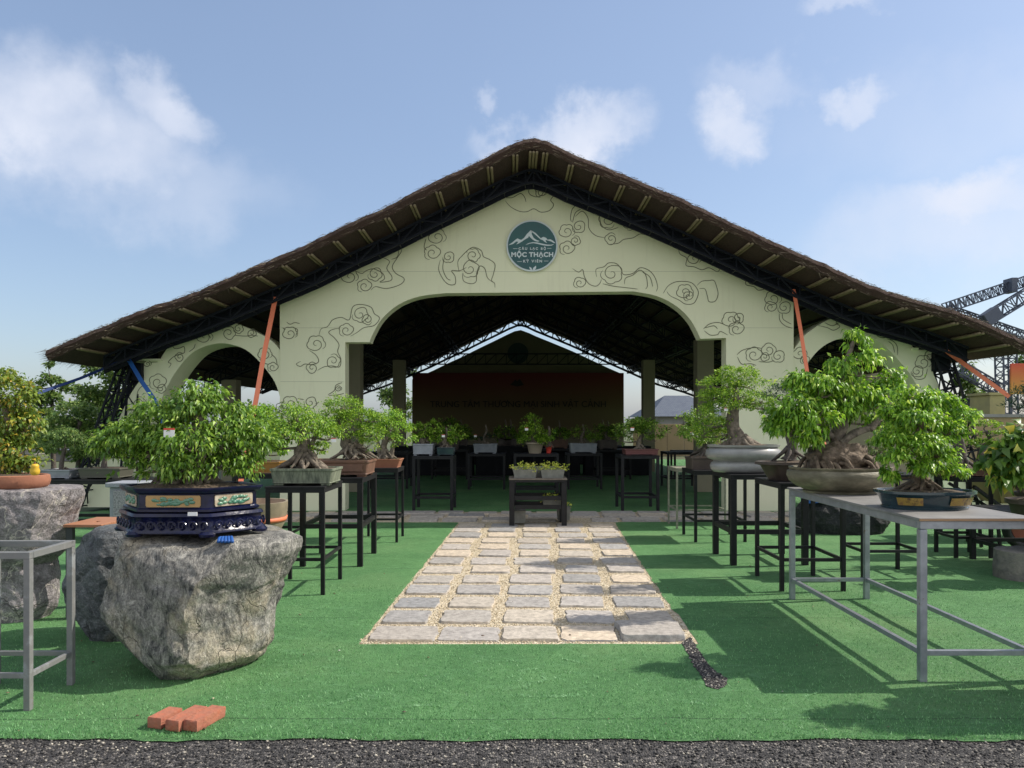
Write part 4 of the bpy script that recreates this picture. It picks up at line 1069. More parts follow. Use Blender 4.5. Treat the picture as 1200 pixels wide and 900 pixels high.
for pts in ([(190,448),(250,405),(290,370),(318,352),(350,368),(372,372),(410,345),(450,290),(478,262),(500,236),(520,242),(528,262),(515,275),(520,300),(545,345),(580,372),(630,390),(600,398),(560,388),(520,360),(495,335),(478,318),(465,345),(445,352),(420,368),(375,400),(340,420),(300,438),(330,400),(300,395),(255,430)],
            [(500,236),(530,250),(570,275),(600,305),(645,350),(680,330),(720,345),(740,370),(780,365),(815,385),(855,420),(825,415),(790,395),(755,385),(720,375),(710,385),(735,418),(700,400),(670,375),(640,365),(590,320),(550,285),(525,265)],
            [(430,445),(470,420),(530,405),(600,410),(660,425),(730,440),(790,442),(835,430),(800,452),(740,458),(670,447),(600,430),(540,418),(490,425)],
            [(480,750),(512,765),(525,800),(495,790)],[(578,735),(580,770),(560,795),(528,800),(540,765)],
            [(255,494),(318,494),(318,499),(255,499)],[(735,490),(795,490),(795,495),(735,495)],[(315,675),(378,675),(378,680),(315,680)],[(690,668),(752,668),(752,673),(690,673)]):
    addm(em, logo_poly(pts))
em.build('emblem', LOGOW, sign)
text_obj('CÂU LẠC BỘ', .1, P(580+525/12, 250+498/12, YS-.01), 385/12*k, LOGOW, 'lettering', sign, .003, sx=.95, sp=1.5)
text_obj('MỘC THẠCH', .1, P(580+525/12, 250+583/12, YS-.01), 590/12*k, LOGOW, 'lettering', sign, .004, sx=.92, sp=1.08)
text_obj('KỲ VIÊN', .1, P(580+530/12, 250+675/12, YS-.01), 265/12*k, LOGOW, 'lettering', sign, .003, sx=.95, sp=1.45)

ban = thing('stage_banner', 'wide red and gold banner with dark capital lettering across the rear wall', 'banner', P(607, 480, 30.8))
def bannermat():
    m = bpy.data.materials.new('banner_cloth'); m.use_nodes = True; N = m.node_tree.nodes; L = m.node_tree.links; b = N['Principled BSDF']; b.inputs['Roughness'].default_value = .7
    tc = N.new('ShaderNodeTexCoord'); sp = N.new('ShaderNodeSeparateXYZ'); L.new(tc.outputs['Generated'], sp.inputs[0]); r = N.new('ShaderNodeValToRGB')
    r.color_ramp.elements[0].color = (.13, .1, .04, 1); r.color_ramp.elements[0].position = .4; r.color_ramp.elements[1].color = (.13, .012, .012, 1); r.color_ramp.elements[1].position = .95
    L.new(sp.outputs[2], r.inputs[0]); L.new(r.outputs[0], b.inputs['Base Color']); return m
a = P(483.5, 437, 30.8); b = P(731, 437, 30.8)
m = MB(); m.box(a.x, 30.8, .9, b.x, 30.84, a.z); m.build('cloth', bannermat(), ban)
c = P(607, 474, 30.78); text_obj('TRUNG TÂM THƯONG MẠI SINH VẬT CẢNH', .4, c, 206*30.78/900, REDD, 'lettering', ban, .0)
m = MB(); hp = [(592.6, 471.2), (594.2, 470.9), (595.0, 469.9), (594.8, 468.9)]; m.tube([P(x, y, 30.775) for x, y in hp], [.012, .02, .022, .016], 6); m.build('lettering', REDD, ban)
m = MB(); c = P(606, 448, 30.78); q = 30.78/900
m.add([(c.x-8*q, 30.77, c.z-3*q), (c.x-2*q, 30.77, c.z+3*q), (c.x, 30.77, c.z+1*q), (c.x+3*q, 30.77, c.z+4*q), (c.x+8*q, 30.77, c.z-3*q), (c.x, 30.77, c.z-5*q)], [(0, 1, 2, 3, 4, 5)])
m.build('emblem', REDD, ban)

# ---------------------------------------------------------------- straps and gantry
def strap(label, pts, material, w=.05, t=.006, group='ratchet straps holding the roof', name='strap'):
    p0 = Vector(pts[0]); m = MB()
    for a, b in zip(pts, pts[1:]): m.bar(a, b, w, t, up=(0, 1, 0))
    o = m.build(name, material, loc=p0); tag(o, label, 'strap', group); return o
strap('orange strap hanging from the roof at the left corner of the front wall', [P(323,348,12.5), P(310,412,12.1), P(298,480,11.7), G(270,628)], ORANGE, .075)
strap('orange strap hanging from the roof at the right corner of the front wall', [P(930,339,12.5), P(938,385,12.2), P(948,450,11.7), P(984,592,10.6)], ORANGE, .06)
strap('orange strap running from the right roof corner down toward the orange banner', [P(1098,394,12.8), P(1099,404,12.75), P(1140,434,12.5), P(1183,465,12.3)], ORANGE, .07)
strap('short blue strap hanging down in front of the left arch shoulder', [P(150,420,12.6), P(166,447,12.3), P(182,470,12.0), P(205,560,11.8)], BLUE, .07)
strap('long dark blue strap stretched from the left roof corner out past the small trees', [P(150,420,12.9), P(95,443,12), P(30,466,11), P(-120,520,9.5)], mat('navy_strap', (.01,.03,.12), .6), .05)

gan = thing('lighting_truss', 'dark steel lattice gantry with two raised arms behind the right eave', 'truss tower', P(1182, 590, 22))
def glat(p, q, Y0, Y1, w, d, n, r, name): m = MB(); m.lattice(P(*p, Y0), P(*q, Y1), w, d, n, r); return m.build(name, STEELG, gan)
glat((1108,361), (1215,325), 22, 22, .28, .26, 22, .03, 'upper_arm')
glat((1150,378), (1225,332), 21.5, 21.5, .32, .26, 9, .036, 'middle_arm')
glat((1110,362), (1225,402), 22.5, 22.5, .2, .2, 16, .035, 'sloping_beam')
glat((1178,392), (1183,600), 23, 23, .4, .4, 22, .04, 'tower_mast')
glat((1113,424), (1172,458), 20, 20, .3, .2, 8, .032, 'lower_brace')
m = MB(); a = P(1184, 335, 21.9); m.box(a.x-.08, 21.7, a.z-.2, a.x+.08, 22.1, a.z+.2); m.build('junction_box', STEELG, gan); m = MB(); a = P(1161, 371, 21.4); m.bar(a+Vector((-.1, 0, .15)), a+Vector((.1, 0, -.15)), .3, .45); m.build('junction_box', STEELG, gan)
o = MB().box(*P(1185, 426, 19), *P(1215, 426, 19)) if False else None
m = MB(); a = P(1185, 426, 19); b = P(1216, 462, 19); m.box(a.x, 19, b.z, b.x, 19.06, a.z)
def ombre():
    mm = bpy.data.materials.new('orange_print'); mm.use_nodes = True; N = mm.node_tree.nodes; L = mm.node_tree.links
    tc = N.new('ShaderNodeTexCoord'); sp = N.new('ShaderNodeSeparateXYZ'); L.new(tc.outputs['Generated'], sp.inputs[0]); r = N.new('ShaderNodeValToRGB')
    r.color_ramp.elements[0].color = (.55, .32, .05, 1); r.color_ramp.elements[1].color = (.55, .07, .03, 1); L.new(sp.outputs[2], r.inputs[0]); L.new(r.outputs[0], N['Principled BSDF'].inputs['Base Color']); return mm
pb = thing('hoarding_panel', 'orange printed panel beside the lattice mast at the far right', 'panel', (a.x+.3, 19, 0))
m.build('printed_face', ombre(), pb, bevel=.004)
m = MB(); m.box(a.x+.02, 19.07, 0, a.x+.08, 19.13, b.z+.6); m.box(b.x-.08, 19.07, 0, b.x-.02, 19.13, b.z+.6); m.build('support_post', STEELG, pb)

# ---------------------------------------------------------------- background buildings, walls, trees
bw = thing('boundary_wall', 'low tan plastered wall behind the right-hand bonsai', 'wall', P(1160, 520, 17))
a = P(1112, 489, 17); b = P(1330, 489, 17); m = MB(); m.box(a.x, 17, 0, b.x, 17.2, a.z); m.build('wall_panel', TANW, bw)
m = MB(); m.box(a.x-.03, 16.96, a.z, b.x, 17.24, a.z+.07); m.build('coping', GREYW, bw)
def boxthing(name, label, cat, px0, py0, px1, Y, depth, material, z0=0, extra=None, roofm=None):
    a = P(px0, py0, Y); b = P(px1, py0, Y); t = thing(name, label, cat, ((a.x+b.x)/2, Y, z0))
    m = MB(); m.box(a.x, Y, z0, b.x, Y+depth, a.z); m.build('body', material, t, bevel=.01)
    m = MB(); m.box(a.x-.04, Y-.04, a.z+.002, b.x+.04, Y+depth+.04, a.z+.06); m.build('lid', roofm or material, t)
    return t, a, b
boxthing('storage_box', 'faded yellow cabinet standing behind the tan wall', 'cabinet', 1160, 463, 1178, 18.2, .8, YELW)
t, a, b = boxthing('shipping_container', 'dark ribbed container end behind the tan wall beside the yellow cabinet', 'container', 1146, 469, 1159, 20, 2, mat('ribbed_dark', (.05,.05,.055), .7))
m = MB()
for i in range(7): x = a.x+(b.x-a.x)*(i+.5)/7; m.box(x-.015, 19.96, .1, x+.015, 19.998, a.z-.05)
m.build('rib', mat('ribbed_dark2', (.09,.09,.1), .7), t)
# house with tiled roof through the opening
def house(label, px0, px1, wall_y, roof_y, Y, wallm, roofm, depth=7, win=2, name='house', ridge='x'):
    a = P(px0, wall_y, Y); b = P(px1, wall_y, Y); r = P(0, roof_y, Y).z; t = thing(name, label, 'house', ((a.x+b.x)/2, Y, 0))
    m = MB(); m.box(a.x, Y, 0, b.x, Y+depth, a.z); w = m.build('wall', wallm, t)
    m = MB(); e = .4
    if ridge == 'x':
        A = [(a.x-e, Y-e, a.z), (b.x+e, Y-e, a.z), (b.x+e, Y+depth+e, a.z), (a.x-e, Y+depth+e, a.z), (a.x+1.2, Y+depth/2, r), (b.x-1.2, Y+depth/2, r)]
        m.add(A, [(0,1,5,4),(2,3,4,5),(1,2,5),(3,0,4),(3,2,1,0)])
    m.build('roof', roofm, t)
    for i in range(win):
        x = a.x+(b.x-a.x)*(i+.5)/win; ww = min(.5, (b.x-a.x)/win*.3); m = MB(); m.box(x-ww, Y-.03, a.z-1.6, x+ww, Y-.003, a.z-.5); wn = m.build('window', GLASS, t)
        m = MB(); m.box(x-ww-.06, Y-.05, a.z-1.68, x+ww+.06, Y-.032+.03, a.z-1.61); m.build('sill', wallm, wn)
    return t
def tilemat():
    m = bpy.data.materials.new('tiles'); m.use_nodes = True; N = m.node_tree.nodes; L = m.node_tree.links; b = N['Principled BSDF']; b.inputs['Roughness'].default_value = .7
    br = N.new('ShaderNodeTexBrick'); br.inputs['Scale'].default_value = 2.5; br.inputs['Color1'].default_value = (.07,.085,.12,1); br.inputs['Color2'].default_value = (.1,.12,.15,1); br.inputs['Mortar'].default_value = (.02,.025,.035,1)
    tc = N.new('ShaderNodeTexCoord'); L.new(tc.outputs['Object'], br.inputs['Vector']); L.new(br.outputs[0], b.inputs['Base Color']); return m
house('house with dark blue-grey tiled roof seen through the pavilion right of the banner', 768, 850, 488, 461, 42, GREYW, tilemat())
house('small grey house behind the trees at the far left', 56, 140, 527, 518, 30, GREYW, TILE, win=3)
house('long low pale house behind trees at the left edge', -40, 40, 522, 512, 36, mat('pale_plaster', (.42,.4,.35), .85), mat('rust_roof', (.25,.09,.05), .8), win=3)
fz = thing('fence', 'tan panel fence standing behind the pavilion between the house and the columns', 'fence', P(800, 520, 34))
for i in range(6):
    a = P(742+i*20, 497, 34); b = P(742+i*20+19.6, 497, 34); m = MB(); m.box(a.x, 34, .0, b.x, 34.06, a.z); m.build('fence_panel', TANW, fz, bevel=.01)

def tree(label, px, py_top, py_bot, Y, rx, n, lsize, material, seed, blobs=None, group='trees behind the pavilion', th=None):
    base = P(px, 500, Y); base.z = 0; t = thing('tree', label, 'tree', base, group); rs = random.Random(seed); rng = np.random.default_rng(seed)
    zt = P(px, py_top, Y).z; zb = max(.8, P(px, py_bot, Y).z); rxm = rx*Y/900
    pads = []
    for q in (blobs or [(rs.uniform(-.75, .75), rs.uniform(.0, .95), rs.uniform(.28, .42)) for _ in range(11)]):
        w = (1-.55*q[1]); z = zb+(zt-zb)*q[1]
        pads.append((Vector((base.x+q[0]*rxm*w, Y+rs.uniform(-.6, .6)*rxm*w, z)), rxm*q[2], rxm*q[2], rxm*q[2]*.75))
    crown(t, pads, n, lsize, material, rng, wd=.3, clump=.28, hang=.2, fill=.35)
    bonsai_trunk(t, base, [base, base+Vector((rs.uniform(-.1, .1), 0, zb*.6)), Vector((base.x+rs.uniform(-.2, .2), Y, zb+(zt-zb)*.75))], th or max(.07, rxm*.07), .03, pads, BARKD, rs, roots=0)
    return t
tree('slim young tree with open branches left of the big dark tree', 62, 432, 520, 16, 36, 6500, .085, LF6, 31, blobs=[(0,1.02,.14),(-.1,.86,.17),(.35,.82,.18),(.5,.72,.2),(-.75,.75,.17),(-.6,.55,.24),(.1,.6,.26),(.5,.48,.26),(-.2,.35,.36),(.4,.2,.4),(-.6,.15,.4),(.0,.0,.45)])
tree('broad dark green tree directly behind the left roof corner', 130, 424, 520, 24, 46, 9000, .14, LF6, 32, blobs=[(-.2,.9,.4),(.5,.85,.4),(-.9,.62,.28),(-1.0,.45,.3),(-.5,.5,.4),(.1,.6,.5),(.7,.4,.5),(-.3,.2,.5),(.4,.1,.55),(-.9,.1,.35)])
tree('dull green tree seen through the left arch', 300, 470, 515, 40, 34, 2600, .22, LF6, 33)
tree('feathery tree showing between the left inner columns and the banner', 466, 425, 510, 40, 30, 3400, .17, LF6, 34)
tree('green tree behind the right-hand arch leg and lattice prop', 1132, 425, 505, 26, 22, 2600, .15, LF6, 35)
tree('dark tree top rising beside the lattice mast at the right edge', 1205, 405, 480, 27, 24, 2200, .15, LF6, 36)
tree('low bushy tree at the foot of the slim young tree on the left', 88, 478, 540, 14, 42, 6500, .075, LF6, 37)
tree('rounded green tree behind the house at the left edge', 10, 500, 530, 38, 60, 2600, .22, LF6, 38)
tree('small far tree beside the tiled house behind the pavilion', 752, 492, 515, 44, 26, 1500, .22, LF6, 39)
m = MB()
# ---------------------------------------------------------------- rocks
def rock(name, label, prof, yc, yd, material, seed, amp=.05, cat='rock', flat_top=True, sq=.75, skew=0, group=None, rings=90, seg=160, plan=None, planes=()):
    """prof: list of (z, xl, xr, depth factor, y shift)"""
    Z = [p[0] for p in prof]; z0, z1 = Z[0], Z[-1]
    base = Vector(((prof[0][1]+prof[0][2])/2, yc, 0)); V = []; 
    for j in range(rings+1):
        z = z0+(z1-z0)*j/rings; xl = np.interp(z, Z, [p[1] for p in prof]); xr = np.interp(z, Z, [p[2] for p in prof]); df = np.interp(z, Z, [p[3] for p in prof]); ys = np.interp(z, Z, [p[4] for p in prof])
        for k in range(seg):
            a = 2*math.pi*k/seg; c, s = math.cos(a), math.sin(a)
            e = lambda v: math.copysign(abs(v)**sq, v)
            if plan:
                t = (k/seg)*len(plan); i0 = int(t); f0 = t-i0; A_, B_ = plan[i0 % len(plan)], plan[(i0+1) % len(plan)]
                uu, vv = A_[0]*(1-f0)+B_[0]*f0, A_[1]*(1-f0)+B_[1]*f0
                c, s = Vector((uu, vv)).normalized()
            else: uu, vv = e(c), e(s)
            x = (xl+xr)/2+(xr-xl)/2*uu; y = yc+ys+yd*df*vv
            p = Vector((x, y, z)); cen_ = Vector(((min(q_[1] for q_ in prof)+max(q_[2] for q_ in prof))/2, yc, (z0+z1)/2))
            for nn, dd in planes:
                nn = Vector(nn).normalized(); tt = (p-cen_).dot(nn)-dd-.02*mn.noise(p*3+Vector((seed, 0, 0)))
                if tt > 0: p -= nn*tt*.94; 
            q = p*1.0+Vector((seed, seed*.7, 0))
            cell = mn.voronoi(q*2.6)[0]; rid = (cell[1]-cell[0])
            f = .6*mn.noise(q*2.0)+.42*abs(mn.noise(q*4.3))+.25*mn.noise(Vector((q.x*9+q.z*6, q.y*9, q.z*4)))+.14*mn.noise(Vector((q.x*24+q.z*16, q.y*22, q.z*9)))+.07*mn.noise(q*50)-.5*max(0, .12-rid)*2.6
            out = Vector((c, s, 0)); edge = min(1, (z1-z)/.04) if flat_top else 1
            p += out*amp*f*(.35+.65*edge)
            if j == rings or (flat_top and z1-z < .02): p.z += .006*mn.noise(q*8)
            V.append(p)
    m = MB(); F = [(j*seg+k, j*seg+(k+1) % seg, (j+1)*seg+(k+1) % seg, (j+1)*seg+k) for j in range(rings) for k in range(seg)]
    # top cap with rings
    o = rings*seg; cen = sum((V[o+k] for k in range(seg)), Vector())/seg; caps = []
    for t in (.94, .8, .5, .2):
        for k in range(seg):
            p = V[o+k].lerp(cen, 1-t); p.z += (.012 if t < .93 else .005)+.012*mn.noise(p*6+Vector((seed, 0, 0))); caps.append(p)
    V += caps
    for r in range(4):
        a = o+r*seg
        F += [(a+k, a+(k+1) % seg, a+seg+(k+1) % seg, a+seg+k) for k in range(seg)]
    F.append(tuple(len(V)-seg+k for k in range(seg))); F.append(tuple(range(seg))[::-1])
    m.add(V, F); ob = m.build(name, material, smooth=True, auto=38, loc=base); tag(ob, label, cat, group); return ob
ROCK1 = rockmat('rock_striped', (.028,.03,.033), (.42,.405,.36), (.5,.43,.3), vein=(.5,.48,.42), tanpos=.57, vscale=1.9, streak=(1.9, 1.1, .8), rot=(0, .6, 0), veinw=.006)
ROCK2 = rockmat('rock_slate', (.045,.05,.056), (.16,.175,.18), (.2,.17,.11), vein=(.2,.2,.2), tanpos=.66)
ROCK3 = rockmat('rock_pinkgrey', (.13,.118,.12), (.4,.37,.375), (.5,.42,.31), vein=(.62,.57,.48), tanpos=.7, vscale=1.6, veinw=.012)
ROCK4 = rockmat('rock_black', (.008,.01,.012), (.025,.028,.03), (.16,.14,.1), vein=(.06,.06,.06), tanpos=.8)
def X(px, Y): return (px-600)/900*Y*1.0
YR = 4.78
rock('boulder', 'large grey boulder with tan streaked right face carrying the cobalt blue pot', [
    (-.03, X(196,YR), X(276,YR), .5, -.1), (.03, X(176,YR), X(300,YR), .66, -.06), (.12, X(152,YR), X(310,YR), .82, -.03), (.3, X(134,YR), X(315,YR), .88, 0), (.45, X(119,YR), X(322,YR), .98, 0),
    (.6, X(128,YR), X(334,YR), 1, 0), (.7, X(140,YR), X(343,YR), .98, 0), (.765, X(146,YR), X(342,YR), .96, 0), (.80, X(152,YR), X(330,YR), .92, 0)], YR, .50, ROCK1, 3.3, .062, planes=[((-.3,-.95,.08),.40),((.74,-.66,-.12),.43),((-.66,-.45,-.6),.44),((.55,-.4,-.73),.47),((-.1,-.8,.6),.47),((.1,-.72,-.69),.50),((-.95,-.25,.2),.50)], plan=[(1,.35),(.55,1),(-.6,1),(-1,.3),(-.96,-.35),(-.55,-.82),(.12,-1),(.32,-.97),(.95,-.1)])
rock('boulder', 'dark slate-grey rock half hidden behind the large boulder', [
    (-.02, X(92,5.35), X(180,5.35), .7, 0), (.1, X(80,5.35), X(180,5.35), .9, 0), (.35, X(74,5.35), X(185,5.35), 1, 0), (.6, X(80,5.35), X(180,5.35), .95, 0), (.72, X(96,5.35), X(170,5.35), .85, 0), (.76, X(110,5.35), X(160,5.35), .7, 0)], 5.4, .26, ROCK2, 8.1, .06, planes=[((-.5,-.8,.3),.27),((-.8,-.4,-.5),.3)], plan=[(1,.3),(.5,1),(-.6,1),(-1,.2),(-.8,-.7),(.1,-1),(.9,-.6)])
YL = 5.95
rock('boulder', 'tall pinkish-grey veined rock widening upward at the left edge', [
    (-.02, X(-30,YL), X(58,YL), .6, 0), (.12, X(-40,YL), X(70,YL), .7, 0), (.3, X(-50,YL), X(68,YL), .7, 0), (.42, X(-60,YL), X(62,YL), .78, 0), (.5, X(-70,YL), X(76,YL), .9, 0), (.75, X(-80,YL), X(88,YL), 1, 0), (.93, X(-85,YL), X(99,YL), 1, 0), (.99, X(-85,YL), X(98,YL), .97, 0)], YL, .36, ROCK3, 5.7, .055, plan=[(1,.0),(.7,.9),(-.6,1),(-1,.2),(-.9,-.7),(.3,-1),(.75,-.85)])
rock('boulder', 'low black rock with a pale end under the right-hand stands', [
    (-.02, X(938,10.4), X(1034,10.4), .9, 0), (.15, X(934,10.4), X(1042,10.4), 1, 0), (.32, X(938,10.4), X(1040,10.4), .95, 0), (.44, X(950,10.4), X(1030,10.4), .8, 0)], 10.5, .3, ROCK4, 2.2, .08)
rock('stone_drum', 'short drum-shaped stone with pale flat top at the right edge', [(-.01, 4.68, 5.14, 1, 0), (.1, 4.67, 5.15, 1, 0), (.27, 4.68, 5.14, 1, 0)], 7.4, .24, mat('drum', (.1,.1,.095), .9, var=(.24,.22,.19), vscale=9, bump=.8), 6.1, .012, cat='stone', sq=1)
m = MB(); tx = X(958, 10.3)
m.loft([[Vector((tx+a*.17+b*.02, 10.36+b*.14, .43+z+.012*a)) for a, b in ((-1,-1),(-.3,-1.1),(.4,-.9),(1,-1),(1.1,0),(1,1),(.2,1.1),(-1,1),(-1.1,0))] for z in (0, .03, .05)])
o = m.build('folded_tarp', BLUE, smooth=True, auto=30, loc=(tx, 10.36, .42)); tag(o, 'folded bright blue tarp lying on the low black rock', 'tarp')

# ---------------------------------------------------------------- stands and tables
# right galvanised table
gt = thing('display_table', 'long galvanised steel table with grey board top in the right foreground', 'table', (2.68, 5.5, 0))
x0, x1, y0, y1, h = 2.35, 3.02, 4.42, 6.52, .95; w = .042
for x, y in ((x0, y0), (x1-w, y0), (x1-w, y1-w), (x0, y1-w)):
    m = MB(); m.box(x, y, .003, x+w, y+w, h-.067); m.build('leg', GALV, gt, bevel=.003)
m = MB(); z0, z1 = h-.065, h-.018
m.box(x0, y0, z0, x1, y0+w, z1); m.box(x0, y1-w, z0, x1, y1, z1); m.box(x0, y0+w+.002, z0, x0+w, y1-w-.002, z1); m.box(x1-w, y0+w+.002, z0, x1, y1-w-.002, z1); m.build('top_frame', GALV, gt, bevel=.003)
m = MB(); r = .155; q = .03
m.box(x0+w+.001, y0+.006, r, x1-w-.001, y0+.006+q, r+q)
m.box(x0+w+.001, y1-.036, r, x1-w-.001, y1-.006, r+q); m.build('lower_rail', GALV, gt, bevel=.002)
m = MB(); m.box(x0+.006, y0+w+.001, r, x0+.036, y1-w-.001, r+q); m.build('lower_rail', GALV, gt, bevel=.002)
m = MB(); m.box(x1-.036, y0+w+.001, r, x1-.006, y1-w-.001, r+q); m.build('lower_rail', GALV, gt, bevel=.002)
m = MB(); m.box(x0-.012, y0-.012, h-.0175, x1+.012, y1+.012, h); m.build('table_top', [BOARD], gt, bevel=.002)
m = MB(); m.box(x0-.013, y0-.016, h-.0165, x1+.013, y0-.0125, h-.004); m.build('wood_edging', WOOD, gt)
SG = 'black steel plant stands'
stand('black steel stand under the dark lobed pot, just behind the galvanised table', 2.37, 2.95, 6.78, 7.5, .965, w=.036, rail=.27, group=SG)
stand('sturdy black steel stand under the large pale grey oval pot', 2.29, 3.1, 8.02, 8.78, .955, w=.06, rail=.33, group=SG)
stand('worn black steel stand under the weathered boxy grey pot right of the path', 2.27, 2.92, 9.55, 10.25, .9, w=.035, rail=.26, group=SG)
stand('slim pale-painted steel stand at the far end of the right row', 2.3, 3.0, 10.75, 11.35, .86, material=mat('worn_cream_paint', (.3,.3,.22), .6, var=(.14,.14,.11), vscale=30), w=.026, rail=.26, group='steel display stands')
stand('narrow black stand under the red-brown shallow pot near the right edge', 4.86, 5.28, 8.42, 8.85, .90, w=.036, rail=.22, group=SG)
stand('black stand left of the path under the green-grey stone pot', -2.13, -1.62, 6.63, 7.33, .945, w=.034, rail=.3, group=SG)
stand('sturdy black stand left of the path under the brown rectangular pot', -2.2, -1.55, 7.95, 8.8, .925, w=.055, rail=.4, group=SG)
stand('slender black stand farthest along the left row under the small terracotta pot', -1.9, -1.42, 9.55, 10.1, .93, w=.032, rail=.28, group=SG)
stand('black stand behind the blue pot carrying the amber pot', -3.1, -2.45, 8.5, 9.1, .93, w=.034, rail=.25, group=SG)
stand('small weathered bare steel stand frame with open top at the left edge', -2.96, -2.5, 3.98, 4.4, .845, material=RAWST, w=.034, rail=.17, top=False, group='steel display stands')
# brown slotted stool
st = thing('stool', 'stool with brown slotted wooden top beside the tall pink-grey rock', 'stool', (-3.05, 6.0, 0))
a0, a1 = X(90, 6.0), X(152, 6.3)
for x, y in ((a0, 5.85), (a1-.04, 5.85), (a0, 6.25), (a1-.04, 6.25)):
    m = MB(); m.box(x, y, .002, x+.05, y+.04, .7); m.build('leg', mat('dark_slate_paint', (.035,.045,.045), .6), st)
m = MB(); zt = .702
m.box(a0-.01, 5.83, zt, a1+.02, 5.98, zt+.022); m.box(a0-.01, 6.05, zt, a1+.02, 6.31, zt+.022); m.box(a0-.01, 5.982, zt, a0+.13, 6.048, zt+.022); m.box(a1-.1, 5.982, zt, a1+.02, 6.048, zt+.022)
m.build('seat', mat('stool_wood', (.36,.17,.09), .7, var=(.3,.13,.07), vscale=10, stretch=(1,6,6)), st, bevel=.003)
# central table
stand('low black table with two rails standing on the path at the pavilion entrance', -.04, .79, 11.05, 11.6, .69, w=.075, rail=.25, group='tables at the pavilion entrance', topmat=mat('old_wood', (.2,.17,.14), .7, var=(.12,.1,.08), vscale=14), midrails=(.38,), name='display_table', cat='table')
def planter(label, x0, x1, y0, y1, z0, z1, seed, leaf=True, name='planter', group='grey planters at the entrance table', n=420):
    t = thing(name, label, 'planter', ((x0+x1)/2, (y0+y1)/2, z0), group)
    m = MB(); g = .02; c = .012
    def lp(f, z, q=0): 
        cx, cy, a, b = (x0+x1)/2, (y0+y1)/2, (x1-x0)/2*f-q, (y1-y0)/2*f-q
        return [Vector((cx+i*a, cy+j*b, z)) for i, j in ((-1,-1),(1,-1),(1,1),(-1,1))]
    m.loft([lp(.9, z0), lp(1, z1-.002), lp(1.03, z1), lp(1.03, z1+.012), lp(1, z1+.012, g), lp(.95, z1-.04, g)]); m.build('trough', CONC, t, bevel=.003)
    if leaf:
        rng = np.random.default_rng(seed); crown(t, [(((x0+x1)/2+(x1-x0)*q, (y0+y1)/2, z1+.02), (x1-x0)*.28, (y1-y0)*.5, .05) for q in (-.27, 0, .27)], n, .035, LF7, rng, wd=.4, clump=.5, hang=-.3, fill=.2, name='succulents', per=6)
    return t
planter('left grey planter of yellow-green succulents on the low black table', .02, .36, 11.12, 11.4, .692, .80, 1)
planter('right grey planter of yellow-green succulents on the low black table', .42, .76, 11.12, 11.4, .692, .80, 2)
planter('rear grey planter box standing behind the two succulent planters', .0, .74, 11.42, 11.56, .692, .83, 3)
planter('small concrete pot with green sprigs on the rail of the low black table', .45, .72, 11.2, 11.4, .284+.0, .36, 4, n=90)
planter('bare square concrete block under the left end of the low black table', .02, .2, 11.2, 11.42, .03, .2, 5, False, 'concrete_block', group='concrete blocks under the entrance table')
planter('concrete block topped with yellow-green plants behind the right leg of the low table', .68, .88, 11.55, 11.75, .03, .21, 6, n=120, name='concrete_block', group='concrete blocks under the entrance table')
IG = 'dark tables inside the pavilion'
def itable(label, px0, px1, ytop, yfoot, depth, w=.05, midr=()):
    Y = G(600, yfoot).y; a, b = X(px0, Y), X(px1, Y); h = P(600, ytop, Y).z
    return stand(label, a, b, Y, Y+depth, h, w=w, rail=.22, group=IG, name='display_table', cat='table', midrails=midr), Y, h, a, b
t1 = itable('dark table just inside the opening at the left with two pots on it', 483, 531, 534.5, 600, .7)
t2 = itable('dark table just inside the opening at the right with the red-rimmed tray of roots', 728, 773, 534, 599.5, .75)
t3 = itable('dark table in the middle of the hall under the cone-potted bonsai', 602, 655, 532, 588, .6)
t4 = itable('dark table deep inside left of centre under a long grey pot', 548, 592, 532, 574, .8)
t5 = itable('dark table deep inside right of centre under a grey pot', 665, 706, 531.5, 574, .8)
t6 = itable('far dark table at the back left of the hall', 505, 548, 527, 562, 1)
t7 = itable('far dark table at the back right of the hall', 700, 740, 527, 562, 1)
itable('dark table at the right side of the hall beside the inner column', 782, 822, 530, 573, .8)
itable('dark bench by the right edge of the hall behind the stone trough', 790, 850, 528, 562, .5)
itable('dark table at the left side of the hall behind the terracotta pot', 432, 478, 530, 573, .8)
t8 = itable('far dark table near the banner centre', 625, 668, 526, 560, 1)

DARKFILL = mat('dark_fill', (.008,.009,.012), .95)  # black for shapes added so the rear floor reads dark, like shade
for lb, xa, xb in (('added black draped table darkening the hall floor at the left of the rear row', -3.3, -1.1), ('added black draped table darkening the hall floor left of centre in the rear row', -1.0, .3), ('added black draped table darkening the hall floor right of centre in the rear row', .5, 1.9), ('added black draped table darkening the hall floor at the right of the rear row', 2.05, 3.9)):
    t = thing('dark_filler_table', lb, 'table', ((xa+xb)/2, 21.8, 0), 'added tables darkening the hall floor')
    m = MB(); m.box(xa, 21.5, .80, xb, 22.1, .83); m.build('table_top', DARKFILL, t, bevel=.01)
    def ring(z, sc):
        out = []; n = 60
        for k in range(n):
            u = k/n*4; e = int(u); f = -1+2*(u-e); q = [(f,-1),(1,f),(-f,1),(-1,-f)][e]; w_ = 1+sc*.05*math.sin(k*2.1)
            out.append(Vector(((xa+xb)/2+q[0]*((xb-xa)/2*.995+sc*.03*math.sin(k*1.9)), 21.8+q[1]*.298*w_, z)))
        return out
    m = MB(); m.loft([ring(.02, 1), ring(.4, .7), ring(.799, 0)]); m.build('dark_skirt', DARKFILL, t, smooth=True, auto=60)
t = thing('dark_filler', 'added low black stage platform standing in front of the red banner', 'filler', (.3, 28.6, 0))  # added black block, turns the rear floor dark in place of shade
